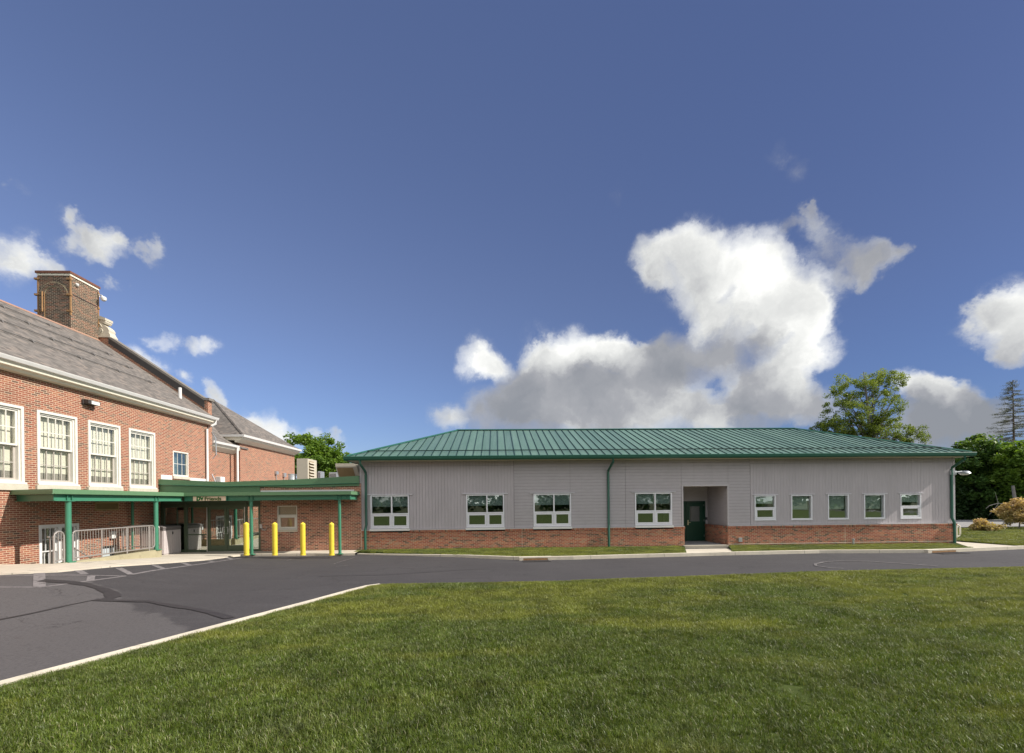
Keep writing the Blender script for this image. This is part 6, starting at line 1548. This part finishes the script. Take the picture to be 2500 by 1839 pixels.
woods(2515, 1075, 37, 50, 'bright green tree cut by the right edge of the photo', 'leaf_bright', 24, nc=240, nl=160)
woods(2590, 1060, 42, 60, 'broad green tree at the far right beyond the bright one', 'leaf_mid', 25, nc=180)
# shrub layer closing the wood near the ground
rng = np.random.default_rng(40); Cs = []
for k in range(430):
    yy = 39.6 + rng.random() * 9; xx = gx(2300, yy) + rng.random() * 18; Cs.append((xx, yy, 0.3 + rng.random() ** 1.2 * 4.0))
V, F, r = leaves_at(Cs, 150, 0.9, 0.15, rng=rng); tagp(np_mesh('undergrowth', V, F, 'leaf_shade', attrs={'rnd': r}), kind='stuff', label='dark tangled undergrowth filling the wood behind the path')
# conifer
Y = 62.0; x = gx(2473, Y, 1000); t = thing('conifer', (x, Y, 0), 'tall thin sparse conifer with bare trunk above the wood at the right', 'tree')
zt = pz(2472, 928, Y); z0 = pz(2472, 1090, Y) - 3; m = MB(); m.tube([(x, Y, 0), (x + 0.1, Y, zt * 0.5), (x, Y, zt)], 0.26, 8, r1=0.02)
rng = np.random.default_rng(8); Cs = []; Rs = []
for k in range(150):
    f = (k / 150) ** 0.9; z = z0 + (zt - z0) * f; L = (1 - f) ** 0.8 * 4.4 * (0.55 + 0.6 * rng.random()) + 0.25; a = rng.random() * 6.28
    tipp = (x + math.cos(a) * L, Y + math.sin(a) * L, z + 0.10 * L - 0.3); m.tube([(x, Y, z), (x + math.cos(a) * L * 0.5, Y + math.sin(a) * L * 0.5, z - 0.06 * L), tipp], 0.035, 4, r1=0.008, cap=False)
    for q in range(int(3 + L * 3)): s_ = 0.25 + 0.75 * rng.random(); Cs.append((x + math.cos(a) * L * s_ + rng.normal() * 0.16, Y + math.sin(a) * L * s_ + rng.normal() * 0.12, z - 0.1 + rng.normal() * 0.06))
m.build('trunk', 'bark', t, recalc=False); V, F, r = leaves_at(Cs, 16, 0.38, 0.05, flat=0.4, rng=rng); np_mesh('crown', V, F, 'leaf_conifer', t, {'rnd': r})
# young copper leaved tree and bush
Y = 29.0; x = gx(2489, Y, 1300); zt = pz(2489, 1215, Y); R = 46 * Y / 1100
tree('young_tree', 'young tree with coppery pink leaves on a thin pale trunk by the path', (x, Y, 0.02), 0.045, 0.45, [(0, 0, zt * 0.45, R * 0.95, R, zt * 0.30), (0, 0, zt * 0.75, R * 0.55, R * 0.55, zt * 0.24)], 120, 60, 0.07, 0.24, 'leaf_copper', 'bark_grey', seed=31, shell=0.25, limb_from=0.2)
Y = 27.5; x = gx(2400, Y, 1300); zt = pz(2390, 1268, Y)
tree('copper_bush', 'low bush with yellowish copper leaves on the grass just past the corner', (x, Y, 0.02), 0.03, 0.1, [(0.1, 0, zt * 0.3, 0.85, 0.7, zt * 0.3), (-0.25, 0, zt * 0.65, 0.32, 0.3, zt * 0.35)], 80, 55, 0.06, 0.2, 'leaf_copper', 'bark_grey', seed=33, shell=0.25, limb_from=0.1, cat='bush')
# dead trunk with a broken limb
Y = 36.0; t = thing('dead_trunk', (gx(2477, Y, 1240), Y, 0), 'grey broken tree trunk standing at the edge of the wood behind the coppery tree', 'dead tree')
m = MB(); P_ = [(2483, 1300), (2481, 1245), (2477, 1215), (2473, 1186)]; P_ = [(gx(a, Y, b), Y, pz(a, b, Y)) for a, b in P_]; P_[0] = (P_[0][0], Y, 0); m.tube(P_, 0.16, 9, r1=0.10); m.build('trunk', 'bark_grey', t, smooth=True)
m = MB(); P_ = [(2479, 1236), (2455, 1231), (2436, 1229), (2415, 1235), (2407, 1242)]; m.tube([(gx(a, Y - 0.4, b), Y - 0.4, pz(a, b, Y - 0.4)) for a, b in P_], 0.05, 6, r1=0.015)
P_ = [(2438, 1229), (2428, 1243), (2415, 1257)]; m.tube([(gx(a, Y - 0.4, b), Y - 0.4, pz(a, b, Y - 0.4)) for a, b in P_], 0.03, 5, r1=0.01); P_ = [(2437, 1229), (2433, 1215), (2430, 1203)]; m.tube([(gx(a, Y - 0.4, b), Y - 0.4, pz(a, b, Y - 0.4)) for a, b in P_], 0.02, 5, r1=0.008); m.build('limb', 'bark_grey', t)
# wood behind the camera that the windows mirror
rng = np.random.default_rng(50); Cs = []
for k in range(900): Cs.append((-60 + 190 * rng.random(), -52 - 6 * rng.random(), 0.5 + 15 * rng.random() ** 0.9))
V, F, r = leaves_at(Cs, 60, 2.0, 0.5, rng=rng); tagp(np_mesh('far_wood', V, F, 'leaf_dark', attrs={'rnd': r}), kind='stuff', label='far-off wood across the lawn, mirrored in the windows')

# ------------------------------------------------------------------ grass
def point_in(poly, x, y):
    c = False; j = len(poly) - 1
    for i in range(len(poly)):
        xi, yi = poly[i]; xj, yj = poly[j]
        if (yi > y) != (yj > y) and x < (xj - xi) * (y - yi) / (yj - yi) + xi: c = not c
        j = i
    return c
def seg_dist(poly, x, y):
    p = np.array([x, y]); best = 1e9
    for a, b in zip(poly, poly[1:]):
        a = np.array(a); b = np.array(b); ab = b - a; t_ = np.clip(np.dot(p - a, ab) / np.dot(ab, ab), 0, 1); best = min(best, np.linalg.norm(p - a - ab * t_))
    return best
def grass_patch(n, R, L, rng, wmul=1.0, clump=0.5):
    th = rng.random(n) * 2 * np.pi; rr = R * np.sqrt(rng.random(n)); x = rr * np.cos(th); y = rr * np.sin(th)
    # blades gather in small tufts that lean together
    nt = max(6, n // 14); tx = (rng.random(nt) * 2 - 1) * R; ty = (rng.random(nt) * 2 - 1) * R; ta = rng.random(nt) * 2 * np.pi; tl = rng.random(nt)
    k = rng.integers(0, nt, n); use = rng.random(n) < clump
    ok = (tx[k] ** 2 + ty[k] ** 2) < R * R
    x = np.where(use & ok, tx[k] + rng.normal(size=n) * 0.018, x); y = np.where(use & ok, ty[k] + rng.normal(size=n) * 0.018, y)
    az = np.where(use, ta[k] + rng.normal(size=n) * 0.7, rng.random(n) * 2 * np.pi)
    lean = np.clip(rng.normal(size=n) * 0.35 + 0.55 + 0.3 * tl[k], 0.05, 1.5)
    Ln = L * (0.45 + 0.75 * rng.random(n) ** 1.3) * (0.75 + 0.5 * tl[k]); stray = rng.random(n) < 0.02; Ln = np.where(stray, Ln * 1.7, Ln); lean = np.where(stray, np.minimum(lean + 0.5, 1.6), lean)
    W = 0.0021 * wmul * (0.7 + 0.6 * rng.random(n))
    dx, dy = np.cos(az), np.sin(az); sx, sy = -dy, dx
    tw = rng.normal(size=n) * 0.6; sx2, sy2 = sx * np.cos(tw) - dx * np.sin(tw), sy * np.cos(tw) - dy * np.sin(tw)
    h1 = np.cos(lean * 0.5) * Ln * 0.55; o1 = np.sin(lean * 0.5) * Ln * 0.55; h2 = h1 + np.cos(lean * 1.25) * Ln * 0.45; o2 = o1 + np.sin(lean * 1.25) * Ln * 0.45
    z0 = -0.012
    V = np.stack([np.stack([x - sx2 * W, y - sy2 * W, np.full(n, z0)], 1), np.stack([x + sx2 * W, y + sy2 * W, np.full(n, z0)], 1),
                  np.stack([x + dx * o1 + sx2 * W * .9, y + dy * o1 + sy2 * W * .9, h1], 1), np.stack([x + dx * o1 - sx2 * W * .9, y + dy * o1 - sy2 * W * .9, h1], 1),
                  np.stack([x + dx * o2 + sx2 * W * .15, y + dy * o2 + sy2 * W * .15, h2], 1), np.stack([x + dx * o2 - sx2 * W * .15, y + dy * o2 - sy2 * W * .15, h2], 1)], 1).reshape(-1, 3)
    b = (np.arange(n) * 6)[:, None]; F = np.concatenate([b + np.array([[0, 1, 2, 3]]), b + np.array([[3, 2, 4, 5]])], 1).reshape(-1, 4)
    r = np.repeat(np.clip(rng.random(n) * 0.75 + 0.22 * tl[k] + np.where(rng.random(n) < 0.05, 0.25, 0), 0, 1), 6); tip = np.tile([0, 0, .55, .55, 1, 1], n)
    return V, F, r, tip
def grass_object(name, label, variants, points, mat):
    """one object: the patch meshes plus loose points that carry them (geometry nodes instance the patches on the points)"""
    Vs, Fs, Rs, Ts, Ks, off = [], [], [], [], [], 0
    for k, (V, F, r, tip) in enumerate(variants):
        Vs.append(V); Fs.append(F + off); Rs.append(r); Ts.append(tip); Ks.append(np.full(len(V), k)); off += len(V)
    P = np.array(points); nv = len(variants)
    Vs.append(P[:, :3]); Ks.append(10 + np.arange(len(P)) % nv); Rs.append(P[:, 3]); Ts.append(P[:, 4])
    o = np_mesh(name, np.concatenate(Vs), np.concatenate(Fs), mat, attrs={'rnd': np.concatenate(Rs), 'tip': np.concatenate(Ts), 'kd': np.concatenate(Ks)})
    tagp(o, label, kind='stuff')
    ng = bpy.data.node_groups.new(name, 'GeometryNodeTree'); ng.interface.new_socket('Geometry', in_out='INPUT', socket_type='NodeSocketGeometry'); ng.interface.new_socket('Geometry', in_out='OUTPUT', socket_type='NodeSocketGeometry')
    N, Lk = ng.nodes, ng.links; gi = N.new('NodeGroupInput'); go = N.new('NodeGroupOutput'); join = N.new('GeometryNodeJoinGeometry')
    def attr(nm):
        a = N.new('GeometryNodeInputNamedAttribute'); a.data_type = 'FLOAT'; a.inputs[0].default_value = nm; return a.outputs[0]
    def sel(val):
        c = N.new('FunctionNodeCompare'); c.data_type = 'FLOAT'; c.operation = 'EQUAL'; Lk.new(attr('kd'), c.inputs[0]); c.inputs[1].default_value = val; c.inputs[12].default_value = 0.1
        s_ = N.new('GeometryNodeSeparateGeometry'); s_.domain = 'POINT'; Lk.new(gi.outputs[0], s_.inputs[0]); Lk.new(c.outputs[0], s_.inputs[1]); return s_.outputs[0]
    for k in range(nv):
        ins = N.new('GeometryNodeInstanceOnPoints'); Lk.new(sel(10 + k), ins.inputs['Points']); Lk.new(sel(k), ins.inputs['Instance'])
        cx = N.new('ShaderNodeCombineXYZ'); Lk.new(attr('rnd'), cx.inputs[2]); Lk.new(cx.outputs[0], ins.inputs['Rotation']); Lk.new(attr('tip'), ins.inputs['Scale'])
        Lk.new(ins.outputs[0], join.inputs[0])
    Lk.new(join.outputs[0], go.inputs[0]); md = o.modifiers.new('scatter', 'NODES'); md.node_group = ng
    return o
rng = np.random.default_rng(77)
def goff():
    A = offset(outline, 0.26); B = offset(outline, 0.20); return A[:nL - 1] + B[nL - 1:]
poly = [(float(a), float(b)) for a, b in goff()] + [(60, -60), (-60, -60)]
edgeline = [(float(a), float(b)) for a, b in goff()]
pts = []
sp = 0.33
def lawn_z(x, y): return -0.028 + 0.02 * math.sin(x * 0.9 + 1) * math.sin(y * 0.7)
y = 2.4
while y < 14.6:
    x = -8.0
    while x < 1.22 * y + 3.2:
        px_, py_ = x + rng.normal() * 0.06, y + rng.normal() * 0.06
        if point_in(poly, px_, py_):
            d = seg_dist(edgeline, px_, py_) if (px_ < -1 or py_ > 11) else 9
            if d > 0.20: pts.append((px_, py_, -0.028, rng.random() * 6.283, 0.92 + 0.22 * math.sin(px_ * 1.7 + 2 * math.sin(py_ * 1.1)) * math.sin(py_ * 2.1 + px_) + 0.22 * rng.random()))
        x += sp
    y += sp
# narrow patches along the kerb
for a, b in zip(edgeline, edgeline[1:]):
    a, b = np.array(a), np.array(b); L = np.linalg.norm(b - a)
    if a[1] < 2 and b[1] < 2: continue
    for s_ in np.arange(0, L, 0.13):
        p = a + (b - a) * s_ / L
        if p[1] > 2.4 and p[0] < 20: 
            nn = np.array([(b - a)[1], -(b - a)[0]]) / L
            bk = 0.13 if p[1] > 12.4 and p[0] > -3.2 else 0.0
            q = p + nn * (0.05 - bk + 0.06 * rng.random()); pts.append((q[0], q[1], -0.028, rng.random() * 6.283, 0.50))
            q = p + nn * 0.17; pts.append((q[0], q[1], -0.028, rng.random() * 6.283, 0.75))
var = [grass_patch(1300, 0.28, 0.060, rng), grass_patch(1300, 0.28, 0.052, rng, clump=0.65), grass_patch(1350, 0.28, 0.066, rng, clump=0.35)]
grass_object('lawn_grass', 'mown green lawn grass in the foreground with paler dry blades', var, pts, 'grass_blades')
# verge in front of the grey building, and the side lawn
pts2 = []
X = XL
while X < BR + 0.5:
    yk = None
    for a, b in zip(kin, kin[1:]):
        if a[0] <= X <= b[0]: yk = a[1] + (b[1] - a[1]) * (X - a[0]) / (b[0] - a[0]); break
    if yk is None: yk = kin[0][1]
    yy = yk + 0.13
    while yy < 21.12:
        fr_ = (yy - yk) / (21.6 - yk); z = (0.0) * (1 - fr_) + gz(X) * fr_
        fk = (20.95 - yy) / (20.95 - yk); inap = SLx + (APX[0] - SLx) * fk - 0.17 < X < SRx + (APX[1] - SRx) * fk + 0.17
        if X > PKX - 0.1 + (yy - yk) * 0.62: inap = True
        if not inap: pts2.append((X + rng.normal() * 0.04, yy + rng.normal() * 0.02, z - 0.01, rng.random() * 6.283, 0.62))
        yy += 0.27
    X += 0.27
for xx in np.arange(23.35, 42, 0.36):
    for yy in np.arange(kiny(xx) + 0.2, 30, 0.36): pts2.append((xx, yy, 0.01, rng.random() * 6.283, 1.0))
var2 = [grass_patch(900, 0.28, 0.085, rng, wmul=2.2), grass_patch(900, 0.28, 0.075, rng, wmul=2.2)]
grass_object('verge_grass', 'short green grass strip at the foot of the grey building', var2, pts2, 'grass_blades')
